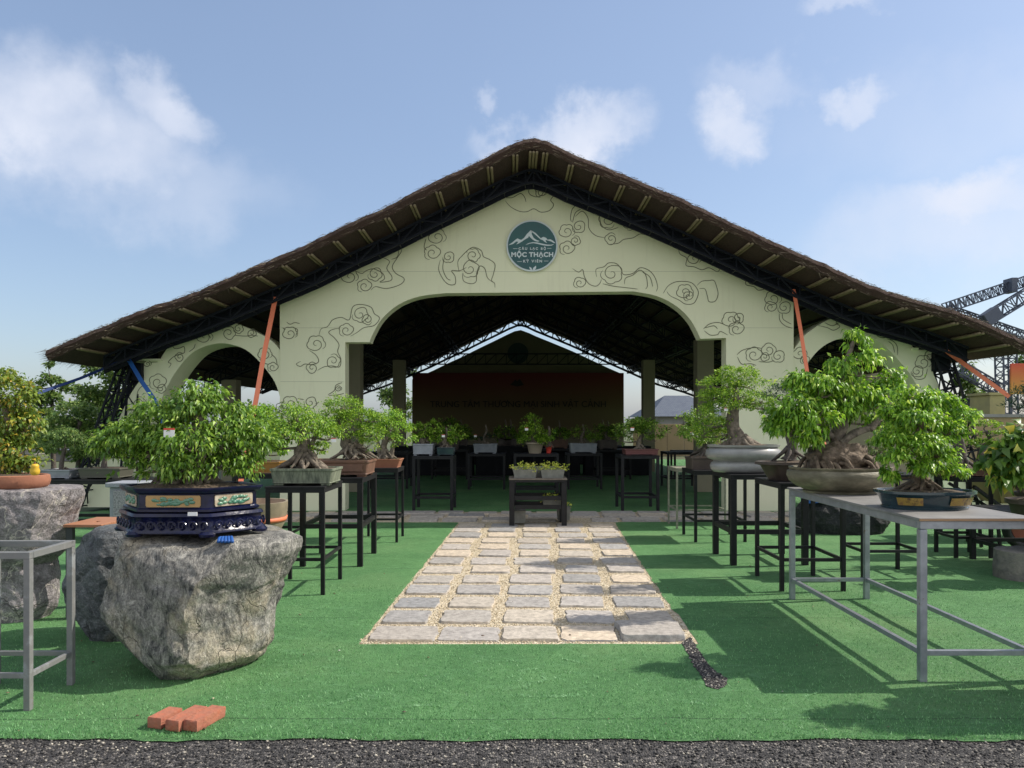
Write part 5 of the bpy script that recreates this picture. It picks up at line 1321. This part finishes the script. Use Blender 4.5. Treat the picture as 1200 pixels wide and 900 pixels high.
m = MB(); m.box(-3.9, 27.2, 0, 4.4, 30.6, .55); m.build('platform', DARKFILL, t, bevel=.01)
m = MB(); m.box(-3.9, 27.15, .551, 4.4, 30.6, .6); m.build('deck', mat('dark_deck', (.02,.018,.016), .8), t)
# ---------------------------------------------------------------- bonsai
def bonsai(label, Y, potfn, trunk_px, r0, r1, pads, leaf, n, lsize, seed, bark=BARK, roots=9, spread=.15, wd=.24, clump=.2, hang=.5, fill=.55, depth=.85, base=None, tag_=None, extra=(), per=14, cat='bonsai', group='bonsai on display', shr=.88, cull=-.05):
    b = Vector(base) if base else P(trunk_px[0][0], trunk_px[0][1], Y)
    bx = thing('potted_bonsai', label, cat, b, group); rs = random.Random(seed); rng = np.random.default_rng(seed)
    potfn(bx)
    pp = px_pads([(q[0], q[1], q[2]*shr, q[3]*shr)+tuple(q[4:]) for q in pads], Y, depth)
    path = [P(q[0], q[1], Y+(q[2] if len(q) > 2 else 0)) for q in trunk_px]
    ex = [([P(q[0], q[1], Y+(q[2] if len(q) > 2 else 0)) for q in e[0]], e[1], e[2]) for e in extra]
    bonsai_trunk(bx, path[0], path, r0, r1, pp, bark, rs, roots, spread, extra=ex)
    crown(bx, pp, n, lsize, leaf, rng, wd, clump, hang, fill, per=per, cull=cull)
    if tag_:
        q = P(tag_[0], tag_[1], Y+tag_[2]); s = tag_[3] if len(tag_) > 3 else .03
        m = MB(); m.box(q.x-s, q.y, q.z-s*.8, q.x+s, q.y+.003, q.z+s*.65); m.build('name_tag', WHITE, bx)
        m = MB(); m.box(q.x-s, q.y-.001, q.z+s*.66, q.x+s, q.y+.003, q.z+s*1.0); m.build('tag_header', RED, bx)
    return bx

# L7 hero: cobalt pot
YP = 4.82
def blue_pot(t):
    cx, cy = X(224, YP), YP
    zb = .818; hx, hy = .455, .275
    def oct_(f, z, g=0):
        a, b = hx*f-g*1.3, hy*f-g; pts = ((-.5*a,-b),(.5*a,-b),(a,0),(.5*a,b),(-.5*a,b),(-a,0)); out = []
        for i in range(6):      # slightly clipped corners
            p, q, r_ = Vector(pts[i-1]), Vector(pts[i]), Vector(pts[(i+1) % 6]); out += [q+(p-q).normalized()*.014, q+(r_-q).normalized()*.014]
        return [Vector((cx+v.x, cy+v.y, z)) for v in out]
    # stand: ornate skirt
    m = MB(); m.loft([oct_(1.0, zb+.016), oct_(1.04, zb+.024), oct_(1.03, zb+.04), oct_(.985, zb+.055), oct_(.97, zb+.09), oct_(.98, zb+.112), oct_(1.01, zb+.122), oct_(.99, zb+.14)])
    for k in range(0, 12, 2):
        p = oct_(.97, zb)[k]; m.lathe(p, [(.02,0),(.045,.005),(.05,.02),(.035,.035)], seg=12)
    rs = random.Random(2); o8 = oct_(1.03, 0)
    for i in range(1, 12, 2):      # scroll relief along the skirt
        a, b = o8[i], o8[(i+1) % 12]; L_ = (b-a).length; nn = max(2, int(L_/.058))
        for j in range(nn):
            p = a.lerp(b, (j+.5)/nn); out = (Vector((b.y-a.y, -(b.x-a.x), 0))).normalized()
            pts = []
            for q in range(16):
                aa = q/15*7.5+rs.random()*.3; r_ = .026*(1-q/17); pts.append(p+(b-a).normalized()*r_*math.cos(aa)+Vector((0, 0, zb+.068+r_*1.2*math.sin(aa)))+out*.002)
            m.tube(pts, .006, 6)
    base_ = m.build('pot_stand', BLUEP, t, smooth=True, auto=45)
    z = zb+.142; H = .15
    m = MB(); m.loft([oct_(.9, z), oct_(.95, z+.008), oct_(.95, z+.022), oct_(.91, z+.03), oct_(.91, z+H-.04), oct_(.97, z+H-.03), oct_(1.0, z+H-.012), oct_(1.0, z+H), oct_(.95, z+H, .012), oct_(.93, z+H-.04, .012)])
    pot = m.build('pot', BLUEP, t, smooth=True, auto=30)
    o9 = oct_(.915, 0); 
    for i in range(1, 12, 2):
        a, b = o9[i], o9[(i+1) % 12]; d = (b-a).normalized(); out = Vector((d.y, -d.x, 0)); L_ = (b-a).length
        mid = (a+b)/2; w = L_*.42
        m = MB(); 
        A = [mid-d*w*.96+Vector((0, 0, z+.036)), mid+d*w*.96+Vector((0, 0, z+.036)), mid+d*w+Vector((0, 0, z+.045)), mid+d*w+Vector((0, 0, z+H-.055)), mid+d*w*.96+Vector((0, 0, z+H-.045)), mid-d*w*.96+Vector((0, 0, z+H-.045)), mid-d*w+Vector((0, 0, z+H-.055)), mid-d*w+Vector((0, 0, z+.045))]
        m.loft([[p+out*.001 for p in A], [p+out*.006 for p in A]]); pn = m.build('panel', OCHRE if L_ > .38 else CREAMG, pot)
        m = MB(); rr = random.Random(40+i)
        for _ in range(int(16+L_*70)):
            u = rr.gauss(0, .33)*w if L_ > .38 else rr.uniform(-.8, .8)*w; v = rr.uniform(.05, H-.062)
            if abs(u) > w*.85: continue
            p = mid+d*u+Vector((0, 0, z+v))+out*.006; r_ = rr.uniform(.006, .012)
            m.lathe((0,0,0), [(r_, 0), (r_*.9, r_*.35), (r_*.4, r_*.6)], seg=8); k = 24
            for ii in range(len(m.v)-k, len(m.v)): X_, Y_, Z_ = m.v[ii]; qv = p+d*X_*1.8+Vector((0, 0, Y_))+out*Z_; m.v[ii] = tuple(qv)
        m.build('relief', JADE, pn, smooth=True)
    m = MB(); m.loft([oct_(.94, z+H-.04, .01), oct_(.94, z+H-.014, .01), oct_(.6, z+H+.01), oct_(.2, z+H+.02)]); m.build('soil', SOIL, t)
    m = MB(); m.box(cx+.1, cy-hy-.004-.01, z-.012, cx+.155, cy-hy-.008, z+.01); m.build('sticker', WHITE, t)
hero = bonsai('wide leafy bonsai in a cobalt blue pot with ochre panels on the large boulder', 4.85, blue_pot,
    [(222,572),(214,545,.02),(226,520),(234,495,-.02),(226,470),(228,452)], .10, .02,
    [(225,482,40,26),(262,492,34,24),(190,492,36,24),(235,462,30,16),(300,520,24,24),(280,512,32,26),(150,515,34,22),(185,520,40,24),(128,530,22,20),(225,522,46,26,-.12),(160,548,34,22),(212,548,34,18,-.14),(262,545,30,18,-.05),(290,548,24,18),(130,508,22,14),(185,560,20,12,-.1)],
    LF1, 17500, .041, 11, bark=BARKG, roots=14, spread=.16, clump=.24, hang=.9, fill=.45, wd=.2, base=(X(228,YP), YP, .815), tag_=(198, 508, -.28, .032),
    extra=(([(240,572,.02),(250,550),(262,525),(275,508)],.05,.015),([(205,572,-.02),(190,548),(170,530),(148,520)],.05,.012),([(228,560,-.1),(236,535,-.1),(240,508,-.08)],.04,.015)))
m = MB()
for i in range(5): m.tube(smooth_path([(X(268,4.56)+i*.012-.03, 4.55, .815), (X(268,4.56)+i*.014-.03, 4.5+i*.008, .822), (X(275,4.56)+i*.02-.05, 4.44, .81)], 4), .01, 8)
o = m.build('cloth_rag', BLUE, smooth=True, loc=(X(268,4.56), 4.5, .81)); tag(o, 'crumpled light blue rag under the corner of the cobalt pot', 'rag')

bonsai('bushy bonsai with yellowing leaves in a round terracotta saucer on the tall pinkish rock', 5.95, lambda t: round_pot(t, P(10, 573.5, 5.9)+Vector((0,0,.0)), .30, .22, .115, TERRA, 'saucer'),
    [(5,560),(0,535),(12,505),(5,475)], .06, .02, [(0,455,26,24),(22,470,24,24),(8,490,34,22),(30,500,22,20),(-15,520,40,26),(22,530,28,20),(35,545,16,10),(8,545,26,14)], LF5, 6200, .04, 12, roots=7, clump=.25, hang=.4, wd=.3, base=P(10, 573.5, 5.95))
t = thing('figurine', 'small yellow ornament in the terracotta saucer', 'ornament', P(41, 556, 5.72)); m = MB(); m.lathe(P(41, 557, 5.72), [(.018,0),(.03,.01),(.034,.035),(.025,.06),(.03,.068),(.018,.085)], seg=16); m.build('bell_body', mat('yellow_paint', (.6,.38,.03), .5), t, smooth=True); m = MB(); m.tube([P(41,557,5.72)+Vector((0,0,.085)), P(41,557,5.72)+Vector((0,0,.1))], .006, 8); m.build('knob', BROWNP, t)

# left row
bonsai('bonsai with thick gnarled trunk in the green-grey rectangular stone pot', 7.0, lambda t: rect_pot(t, -2.12, -1.56, 6.7, 7.1, .947, 1.095, GREENP, .93),
    [(357,548),(354,535,.0),(356,520),(352,500),(345,488)], .085, .03, [(345,492,28,20),(322,500,24,16),(368,500,26,18),(312,512,22,14),(385,512,16,14),(345,510,36,14,-.1),(378,525,14,10),(318,525,14,8)], LF3, 10500, .027, 13, bark=BARKG, roots=15, spread=.17, clump=.2, hang=.5, base=(-1.84, 6.9, .947),
    extra=(([(357,540,-.04),(372,546,-.05),(385,552,-.05)],.05,.02),([(360,538),(366,520),(372,508)],.03,.012)), tag_=(391, 516, -.2, .02))
bonsai('layered bonsai with spreading exposed roots in the brown rectangular pot', 8.35, lambda t: rect_pot(t, -2.14, -1.50, 8.05, 8.55, .927, 1.1, BROWNP, .93, panel=BROWNP),
    [(413,536),(407,522),(404,508),(400,490),(402,478)], .075, .025, [(402,476,22,11),(420,490,28,10),(395,490,20,10),(405,505,34,10,-.05),(435,508,20,10),(385,500,16,9),(430,522,14,9),(440,492,16,8)], LF3, 9500, .026, 14, bark=BARKG, roots=14, spread=.2, clump=.2, hang=.2, cull=-.25, shr=.97, base=(-1.82, 8.3, .927))
bonsai('small bushy bonsai with several trunks in the shallow terracotta pot', 9.8, lambda t: rect_pot(t, -1.86, -1.4, 9.62, 9.95, .932, 1.04, TERRA, .85, feet=False, soil=SOILM),
    [(452,537),(450,522),(455,505),(450,492)], .05, .02, [(455,488,20,11),(466,502,18,13),(440,502,16,12),(476,516,12,9),(452,515,22,10),(448,495,18,10)], LF2, 5600, .03, 15, bark=BARKG, roots=8, spread=.09, clump=.22, hang=.5, base=(-1.63, 9.8, .932),
    extra=(([(446,538),(443,520),(440,508)],.03,.012),([(458,538),(461,520),(466,508)],.03,.012)))
bonsai('light green bonsai in an amber glazed pot behind the cobalt pot', 8.8, lambda t: rect_pot(t, -3.05, -2.6, 8.6, 8.95, .932, 1.06, YELLP, .9, feet=False),
    [(305,545),(302,525),(308,505)], .05, .02, [(305,485,18,12),(318,500,20,13),(290,505,16,14),(312,520,26,12),(330,530,12,9)], LF2, 2800, .04, 16, roots=7, spread=.08, clump=.25, hang=.6, base=(-2.83, 8.78, .932))
# big clay boat-shaped pot behind blue one
t = thing('large_pot', 'large empty tan pot with an orange stripe behind the cobalt pot', 'pot', (X(305, 7.6), 7.6, 0)); m = MB(); m.lathe((X(298,7.6), 7.6, .3), [(.12,0),(.2,.04),(.3,.22),(.33,.42),(.3,.42),(.27,.3),(.1,.1)], seg=36); pt = m.build('bowl', mat('tan_clay', (.3,.25,.17), .7, var=(.2,.17,.12), vscale=8), t, smooth=True, auto=50)
m = MB(); m.lathe((X(298,7.6), 7.6, .3), [(.303,.225),(.306,.225),(.318,.27),(.314,.27)], seg=36); m.build('stripe', ORANGE, pt, smooth=True)
m = MB(); m.box(X(298,7.6)-.15, 7.45, .0, X(298,7.6)+.15, 7.75, .3); m.build('plinth', CONC, t, bevel=.01)

# right row
bonsai('tall bonsai with long drooping bright leaves on the galvanised table in an olive round pot', 6.08, lambda t: round_pot(t, (X(984,6.05)+.0, 6.05, .951), .405, .34, .20, OLIVEP, 'bowl'),
    [(980,548),(978,525),(984,500),(992,480,-.05),(985,455),(992,425),(1000,400)], .062, .016,
    [(1005,400,14,16),(1012,420,22,12),(985,432,22,16),(960,460,28,22,-.1),(940,450,20,16),(930,480,24,20,-.15),(925,505,26,18,-.1),(955,490,30,24,-.2),(1000,465,32,22,.05),(1040,455,16,16),(1025,475,24,20),(1045,440,12,10),(985,480,24,20),(915,495,18,14),(945,515,22,12,-.1),(1030,495,22,12,.1)],
    LF2, 12500, .058, 21, bark=BARKG, roots=12, spread=.2, clump=.25, hang=1.0, fill=.4, wd=.17, base=(X(984,6.05), 6.05, .951),
    extra=(([(985,520,-.04),(1002,508,-.02),(1020,502),(1038,492,.05)],.034,.016),([(975,512),(955,500,-.1),(938,490,-.15)],.04,.014),([(1020,504),(1030,490),(1036,470)],.03,.012)))
# burl on the olive pot: big weathered root mass
def burl():
    t = [o for o in bpy.data.objects if o.get('label', '').startswith('tall bonsai with long')][0]; m = MB(); c = P(982, 541, 6.02); rs = random.Random(3)
    seg, R = 48, 28; V = []
    for j in range(R+1):
        th = math.pi*j/R
        for k in range(seg):
            a = 2*math.pi*k/seg; d = Vector((math.sin(th)*math.cos(a), math.sin(th)*math.sin(a), math.cos(th))); q = d*1.7+Vector((4, 2, 1))
            f = 1+.35*mn.noise(q*1.4)+.16*mn.noise(q*Vector((6, 6, 2)).x*.6)+.1*mn.noise(Vector((q.x*9, q.y*9, q.z*2)))
            V.append(c+Vector((d.x*.24*f, d.y*.16*f, d.z*.15*f)))
    m.add(V, [(j*seg+k, (j+1)*seg+k, (j+1)*seg+(k+1) % seg, j*seg+(k+1) % seg) for j in range(R) for k in range(seg)])
    for _ in range(26):
        a = rs.uniform(0, 6.28); p = c+Vector((math.cos(a)*.25, math.sin(a)*.17, rs.uniform(-.02, .05))); q = c+Vector((math.cos(a+.3)*.31, math.sin(a+.3)*.22, -.08)); m.tube(smooth_path([p, p.lerp(q, .5)+Vector((0, 0, .03)), q], 4), [rs.uniform(.008, .02)]*9, 6, .3, rs.random()*9)
    m.build('root_burl', BARK, t, smooth=True)
burl()
def teal_pot(t):
    c = Vector((X(1083, 4.95), 4.95, .951)); round_pot(t, c, .315, .22, .115, TEALP, 'oval', lobes=4, amp=-.03)
    pot = t.children[0] if t.children else None
    for a0, a1 in ((-2.5, -1.95), (-1.35, -.65)):
        m = MB(); n = 10; A = []; B = []
        for k in range(n+1):
            a = a0+(a1-a0)*k/n; r = lambda z: .315*(.875+.05*(z-.04)/.04); r2 = lambda z: .22*(.875+.05*(z-.04)/.04)
            lb = (1-.03*math.cos(4*a))
            for L_, z in ((A, .03), (B, .078)):
                L_.append(c+Vector(((r(z)+.006)*lb*math.cos(a), (r2(z)+.006)*lb*math.sin(a), z)))
        m.add(A+B, [(i, i+1, n+2+i, n+1+i) for i in range(n)]); m.build('panel', mat('painted_panel', (.15,.075,.035), .35, var=(.05,.025,.015), vscale=26, third=(.3,.2,.04)), [o for o in t.children if o.name.startswith('pot')][0], smooth=True)
bonsai('broad bright bonsai in a teal oval pot with ochre panels on the galvanised table', 4.95, teal_pot, [(1080,575),(1076,560),(1082,540),(1072,520),(1080,495)], .045, .018,
    [(1066,466,24,13),(1098,472,24,13),(1046,486,18,11),(1124,486,18,10),(1078,492,30,13,-.06),(1112,506,22,12,-.05),(1044,514,20,12,-.03),(1080,522,24,14,-.12),(1054,538,20,12,-.12),(1104,534,20,12,-.1),(1042,556,12,9,-.08),(1120,553,14,8,-.1),(1086,548,18,10,-.14),(1085,505,30,20,.1)],
    LF2, 11000, .040, 22, bark=BARK, roots=12, spread=.14, clump=.25, hang=.8, fill=.45, wd=.2, base=(X(1083,4.95), 4.95, .951))

def tier_pot(t): round_pot(t, (X(871, 8.4), 8.4, .957), .41, .3, .30, WHITEP, 'tier')
bonsai('flat-topped layered bonsai in the large pale grey oval pot', 8.4, tier_pot, [(868,528),(862,510),(858,490),(862,470),(860,452)], .10, .025,
    [(862,440,26,10),(845,452,26,10),(880,452,24,10),(860,465,40,10),(835,465,18,8),(890,470,20,9),(850,478,30,9),(835,498,22,12,.1),(822,508,16,12,.1),(845,512,18,10,.1),(895,478,12,6)],
    LF3, 12500, .027, 23, bark=BARKG, roots=14, spread=.2, clump=.18, hang=.15, cull=-.3, shr=1, fill=.5, base=(X(871,8.4), 8.4, .957), extra=(([(868,525,-.05),(882,522,-.06),(900,530,-.06)],.06,.02),), tag_=(851, 480, -.25, .02))
bonsai('dark-needled bonsai in the dark brown lobed pot behind the olive pot', 7.15, lambda t: round_pot(t, (X(930,7.15), 7.15, .967), .35, .25, .17, DARKP, 'cone', lobes=8, amp=.03),
    [(925,540),(928,520),(920,490),(926,465)], .06, .02, [(912,465,20,12),(935,455,22,14),(920,485,24,12),(940,480,20,14)], LF4, 4200, .035, 24, bark=BARKD, roots=6, spread=.1, wd=.09, hang=-.2, clump=.25, base=(X(930,7.15), 7.15, .967))
bonsai('leafy bonsai in a dark box pot at the far end of the right row', 9.9, lambda t: rect_pot(t, X(806,9.9), X(846,9.9), 9.7, 10.1, .902, 1.06, DARKP, .95, feet=False),
    [(825,535),(828,515),(822,495)], .06, .02, [(818,490,20,10),(838,500,20,12),(812,508,18,12),(830,518,18,9),(800,495,12,8)], LF1, 3400, .035, 25, bark=BARKD, roots=7, clump=.22, hang=.4, base=(X(826,9.9), 9.9, .902), tag_=(811, 508, -.2, .022))
planter('weathered empty grey box pot on the far right stand', 2.3, 2.5, 9.75, 10.0, .902, 1.02, 7, False, 'stone_trough', group='stone troughs')
bonsai('small pale bonsai in a white patterned pot behind the olive pot', 7.6, lambda t: round_pot(t, (X(1030,7.6), 7.6, 1.0), .2, .16, .17, CREAMG, 'cone'),
    [(1030,540),(1026,530),(1030,515)], .02, .01, [(1028,520,12,8),(1015,530,10,6),(1038,528,9,7)], LF6, 700, .03, 26, roots=4, spread=.05, base=(X(1030,7.6), 7.6, 1.0))
stand('black stand carrying the white patterned pot behind the galvanised table', 3.35, 3.95, 7.35, 7.85, 1.0, w=.034, rail=.25, group=SG)
bonsai('spiky dark-trunked bonsai in the shallow red-brown pot near the right edge', 8.6, lambda t: rect_pot(t, X(1096,8.6), X(1153,8.6), 8.42, 8.78, .902, .985, BROWNP, .92, soil=SOILM),
    [(1128,548),(1126,530),(1122,510),(1126,485)], .07, .04, [(1118,480,12,10),(1132,490,10,10),(1110,492,10,8)], LF6, 1500, .035, 27, bark=BARKD, roots=7, spread=.1, clump=.3, base=(X(1124,8.6), 8.6, .902))
# right background plants
stand('long dark stand behind the right edge bonsai', 5.7, 7.4, 9.6, 10.3, .86, w=.05, rail=.2, group=SG)
bonsai('low cloud-pruned bonsai with flat pads on the long dark stand', 9.9, lambda t: rect_pot(t, X(1135,9.9), X(1180,9.9), 9.7, 10.1, .862, .97, DARKP, .92), [(1155,545),(1150,530),(1160,515),(1155,505)], .05, .02,
    [(1155,498,16,6),(1170,508,16,5),(1142,510,10,5),(1155,520,20,6),(1135,520,8,5),(1172,528,12,6)], LF3, 2600, .035, 28, bark=BARKD, roots=6, clump=.2, hang=.1, base=(X(1157,9.9), 9.9, .862))
bonsai('large-leaved plant with yellow and green leaves at the right edge', 7.2, lambda t: round_pot(t, (X(1214,7.2), 7.2, .5), .25, .25, .28, DARKP, 'cone'), [(1214,590),(1205,565),(1196,545),(1196,520)], .025, .012,
    [(1200,512,14,10),(1184,530,16,11),(1202,542,20,15),(1168,545,11,8),(1188,558,20,10),(1205,525,16,20)], LF5B, 560, .13, 29, roots=3, spread=.05, clump=.5, hang=.6, wd=.3, fill=.2, base=(X(1214,7.2), 7.2, .5), cat='potted plant')
bonsai('dense dark green foliage plant behind the large-leaved plant at the right edge', 7.9, lambda t: round_pot(t, (X(1222,7.9), 7.9, .5), .25, .25, .28, DARKP, 'cone'), [(1200,590),(1196,560),(1200,540)], .025, .012,
    [(1188,545,18,14),(1200,560,22,16),(1180,560,14,10)], LF1, 700, .09, 30, roots=3, spread=.05, clump=.5, hang=.5, wd=.3, fill=.2, base=(X(1222,7.9), 7.9, .5), cat='potted plant')
bonsai('dark pine bonsai reaching in at the right edge above the tan wall', 8.2, lambda t: rect_pot(t, X(1200,8.2), X(1260,8.2), 8.0, 8.4, .75, .9, DARKP, .92), [(1230,560),(1225,520),(1215,490),(1200,470)], .05, .02,
    [(1196,465,14,10),(1190,478,12,8),(1205,480,14,10),(1215,460,16,14)], LF4, 2200, .05, 44, bark=BARKD, roots=5, wd=.07, hang=-.3, clump=.3, base=(X(1230,8.2), 8.2, .75))
stand('dark stand outside the right edge under the pine and the large-leaved plant', 5.0, 6.3, 7.0, 8.4, .6, w=.05, rail=.2, group=SG)
# neighbour just right of the frame whose shade falls across the near right turf
stand('black stand just outside the right edge of the near turf', 3.05, 3.75, 3.85, 4.45, .95, w=.04, rail=.25, group=SG)
bonsai('wide bonsai just outside the right edge shading the near turf', 4.15, lambda t: rect_pot(t, 3.1, 3.7, 3.95, 4.35, .952, 1.1, BROWNP, .93), [(1337,581),(1335,560),(1330,530)], .06, .02,
    [(1300,500,40,24),(1345,480,44,26),(1390,500,44,24),(1340,515,60,22),(1260,520,26,16),(1430,515,34,18)], LF1, 3600, .05, 91, roots=6, base=(3.4, 4.15, .952))
# wheelbarrow
wb = thing('wheelbarrow', 'wheelbarrow with one black tyre parked at the right edge behind the table', 'wheelbarrow', (X(1200, 9), 9, 0))
c = Vector((X(1201, 9), 9.0, .27)); m = MB(); pts = [c+Vector((.22*math.cos(a), 0, .22*math.sin(a))) for a in np.linspace(0, 2*math.pi, 33)]; m.tube(pts, .05, 10); wh = m.build('tyre', BLACKR, wb, smooth=True)
m = MB(); m.lathe((0,0,0), [(.17,-.02),(.17,.02)], seg=24); m.v = [(c.x+x, c.y+z, c.z+y) for x, y, z in m.v]; m.build('rim', mat('rim_red', (.3,.06,.04), .5), wh)
m = MB(); m.bar(c+Vector((0, -.1, 0)), c+Vector((-.75, -.25, .5)), .035); m.bar(c+Vector((0, .1, 0)), c+Vector((-.75, .25, .5)), .035); m.bar(c+Vector((-.45, -.18, .3)), c+Vector((-.4, -.18, -.26)), .03); m.bar(c+Vector((-.45, .18, .3)), c+Vector((-.4, .18, -.26)), .03); m.build('frame', STEEL, wb)
m = MB(); q = c+Vector((-.1, 0, .3)); m.loft([[q+Vector((a*.25-.05, b*.2, 0)) for a, b in ((-1,-1),(1,-1),(1,1),(-1,1))], [q+Vector((a*.42, b*.32, .25)) for a, b in ((-1,-1),(1,-1),(1,1),(-1,1))], [q+Vector((a*.40, b*.30, .25)) for a, b in ((-1,-1),(1,-1),(1,1),(-1,1))], [q+Vector((a*.23-.05, b*.18, .02)) for a, b in ((-1,-1),(1,-1),(1,1),(-1,1))]]); m.build('tray', mat('tray_tan', (.35,.25,.12), .6), wb)

# inside: bonsai on dark tables
def ib(label, tb, px, w_px, pot_h, potm, pads, leaf, seed, n=1500, bare=False, prof='rect', tagp=None, Yo=.3, ls=.045):
    _, Y, h, a, b = tb; Yc = Y+Yo; c = Vector((X(px, Yc), Yc, h+.002)); hw = w_px/2*Yc/900
    if prof == 'rect': pf = lambda t: rect_pot(t, c.x-hw, c.x+hw, Yc-.2, Yc+.2, c.z, c.z+pot_h, potm, .95)
    else: pf = lambda t: round_pot(t, c, hw, hw*.8, pot_h, potm, prof)
    zt = 495-(c.z+pot_h*.85-1.5)*900/Yc
    return bonsai(label, Yc, pf, [(px, zt), (px-2, zt-8), (px+1, zt-16), (px, zt-24)], .05, .015, pads, leaf, n, ls, seed, bark=BARKG, roots=7, spread=.1, clump=.25, hang=.3, base=c, tag_=tagp)
ib('bonsai in a pale carved rectangular pot on the left indoor table', t1, 497, 24, .2, GREYP, [(500,497,14,6),(490,503,12,5),(508,506,12,6),(498,512,16,6)], LF3, 50, 1900)
ib('bonsai in a teal and grey pot on the left indoor table', t1, 523, 20, .14, TEALP, [(525,505,14,6),(515,512,11,6),(534,512,10,6),(522,518,12,5)], LF3, 51, 1600, tagp=(519.5, 511, -.25, .025))
ib('nearly bare bonsai with pale trunk in a long grey pot deep in the hall', t4, 569, 28, .22, GREYP, [(569,512,14,4),(558,516,10,3),(580,514,9,3)], LF4, 52, 260, tagp=(557, 511, -.25, .03))
ib('bonsai with spreading head in a grey stone pot right of centre in the hall', t5, 683, 32, .22, GREYP, [(684,505,14,6),(672,512,14,5),(695,514,14,5)], LF1, 53, 1300)
ib('dense dome-shaped bonsai in a clay cone pot on the middle table', t3, 627, 22, .21, mat('sand_clay', (.3,.25,.18), .7), [(628,492,12,7),(627,502,17,8),(620,511,15,6),(636,512,16,6),(627,516,20,6),(643,508,8,4)], LF3, 54, 3200, prof='cone', Yo=.25, tagp=(617, 503, -.3, .03))
ib('small red pot with a low plant beside the dome-shaped bonsai', t3, 643, 8, .15, RED, [(643,514,6,4)], LF1, 55, 200, prof='cone')
ib('wide green bonsai rising from a tray of tangled roots on the right indoor table', t2, 750, 40, .1, mat('red_brown_tray', (.14,.05,.045), .5), [(738,505,20,11),(762,505,20,11),(750,498,22,9),(728,515,12,7),(768,515,12,7)], LF1, 56, 3400, Yo=.35, tagp=(741, 503, -.3, .03))
ib('dark bonsai on the far left back table', t6, 527, 22, .25, DARKP, [(525,500,16,9),(540,508,14,8),(514,510,10,7)], LF1, 57, 1300, ls=.07)
ib('dark bonsai on the far right back table', t7, 712, 22, .25, DARKP, [(708,505,12,8),(720,510,12,7)], LF1, 58, 1000, ls=.07)
ib('dark bonsai on the far table near the banner centre', t8, 655, 20, .25, BROWNP, [(655,508,16,6),(645,514,10,5)], LF1, 59, 1000, ls=.07)
for i, (px_, lb) in enumerate(((540, 'dark shrub standing between the teal pot and the long grey pot'), (598, 'dark low shrub on the rear row left of the dome-shaped bonsai'), (706, 'dark shrub in the rear row left of the tray of roots'), (592, 'dark spreading shrub in front of the banner at mid height'))):
    ib(lb, (None, 21.5, .83, 0, 0), px_, 16, .2, DARKP, [(px_, 508-(i == 3)*2, 14, 7), (px_-8, 514, 10, 5), (px_+9, 514, 10, 5)], LF1, 80+i, 1100, ls=.075)
# left background tables with pots
stand('long dark table behind the boulders at the far left', -6.9, -4.2, 9.6, 10.2, .78, w=.05, rail=.25, group=SG)
bonsai('low bonsai in a dark oval pot on the long dark table at the left', 9.9, lambda t: rect_pot(t, X(100,9.9), X(150,9.9), 9.7, 10.1, .782, .92, mat('pot_olive_dark', (.08,.08,.06), .6), .92), [(125,556),(122,545),(126,530)], .05, .02, [(118,528,20,9),(138,522,18,9),(126,515,22,9),(108,535,12,7)], LF6, 2400, .04, 61, bark=BARKD, base=(X(125,9.9), 9.9, .782))
bonsai('pale bonsai in a grey pot at the left end of the long dark table', 9.9, lambda t: rect_pot(t, X(58,9.9), X(92,9.9), 9.7, 10.1, .782, .9, GREYP, .92), [(75,556),(72,545),(76,525)], .04, .02, [(70,525,18,9),(88,518,16,9),(76,510,20,9)], LF6, 2200, .04, 62, bark=BARKD, base=(X(75,9.9), 9.9, .782))
t = thing('carved_plinth', 'carved grey stone plinth standing behind the cobalt pot', 'plinth', (X(150,8), 8, 0)); m = MB(); a, b = X(134,8), X(165,8)
m.box(a, 7.9, 0, b, 8.2, .83); bd = m.build('block', GREYP, t, bevel=.01); m = MB(); m.box(a-.03, 7.87, .832, b+.03, 8.23, .88); m.build('cap', GREYP, t, bevel=.008)
m = MB(); m.box(a+.05, 7.885, .5, b-.05, 7.898, .8); m.build('carved_panel', mat('speckled_stone', (.12,.12,.13), .8, var=(.42,.42,.43), vscale=60, bump=1, bscale=60), bd)

# ---------------------------------------------------------------- bricks
def brick(label, c, ang, L_=.2, w=.078, h=.052):
    c = Vector(c); m = MB(); ca, sa = math.cos(ang), math.sin(ang); rs = random.Random(int(c.x*1000))
    n = 8
    def lp(f, z): 
        out = []
        for k in range(24):
            e, t = divmod(k, 6); t = -1+2*t/6; x, y = [(t,-1),(1,t),(-t,1),(-1,-t)][e]; j = 1+.03*mn.noise(Vector((c.x*30+x*3, c.y*30+y*3, z*30)))
            X_, Y_ = x*w/2*f*j, y*L_/2*f*j; out.append(Vector((c.x+X_*ca-Y_*sa, c.y+X_*sa+Y_*ca, z)))
        return out
    m.loft([lp(.98, .012), lp(1, .018), lp(1, .012+h-.006), lp(.96, .012+h)])
    o = m.build('brick', BRICK, smooth=True, auto=35, loc=(c.x, c.y, 0)); tag(o, label, 'brick', 'red bricks on the turf'); return o
b0 = G(222, 856)
brick('red brick at the left of the trio, set slightly back', (G(183,858).x+.005, G(183,858).y+.085, 0), -.28, .15)
brick('middle red brick of the trio on the turf', (G(208,861).x, G(208,861).y+.11, 0), -.30, .21)
brick('right-hand red brick of the trio on the turf', (G(229,861).x+.002, G(229,861).y+.11, 0), -.30, .21)
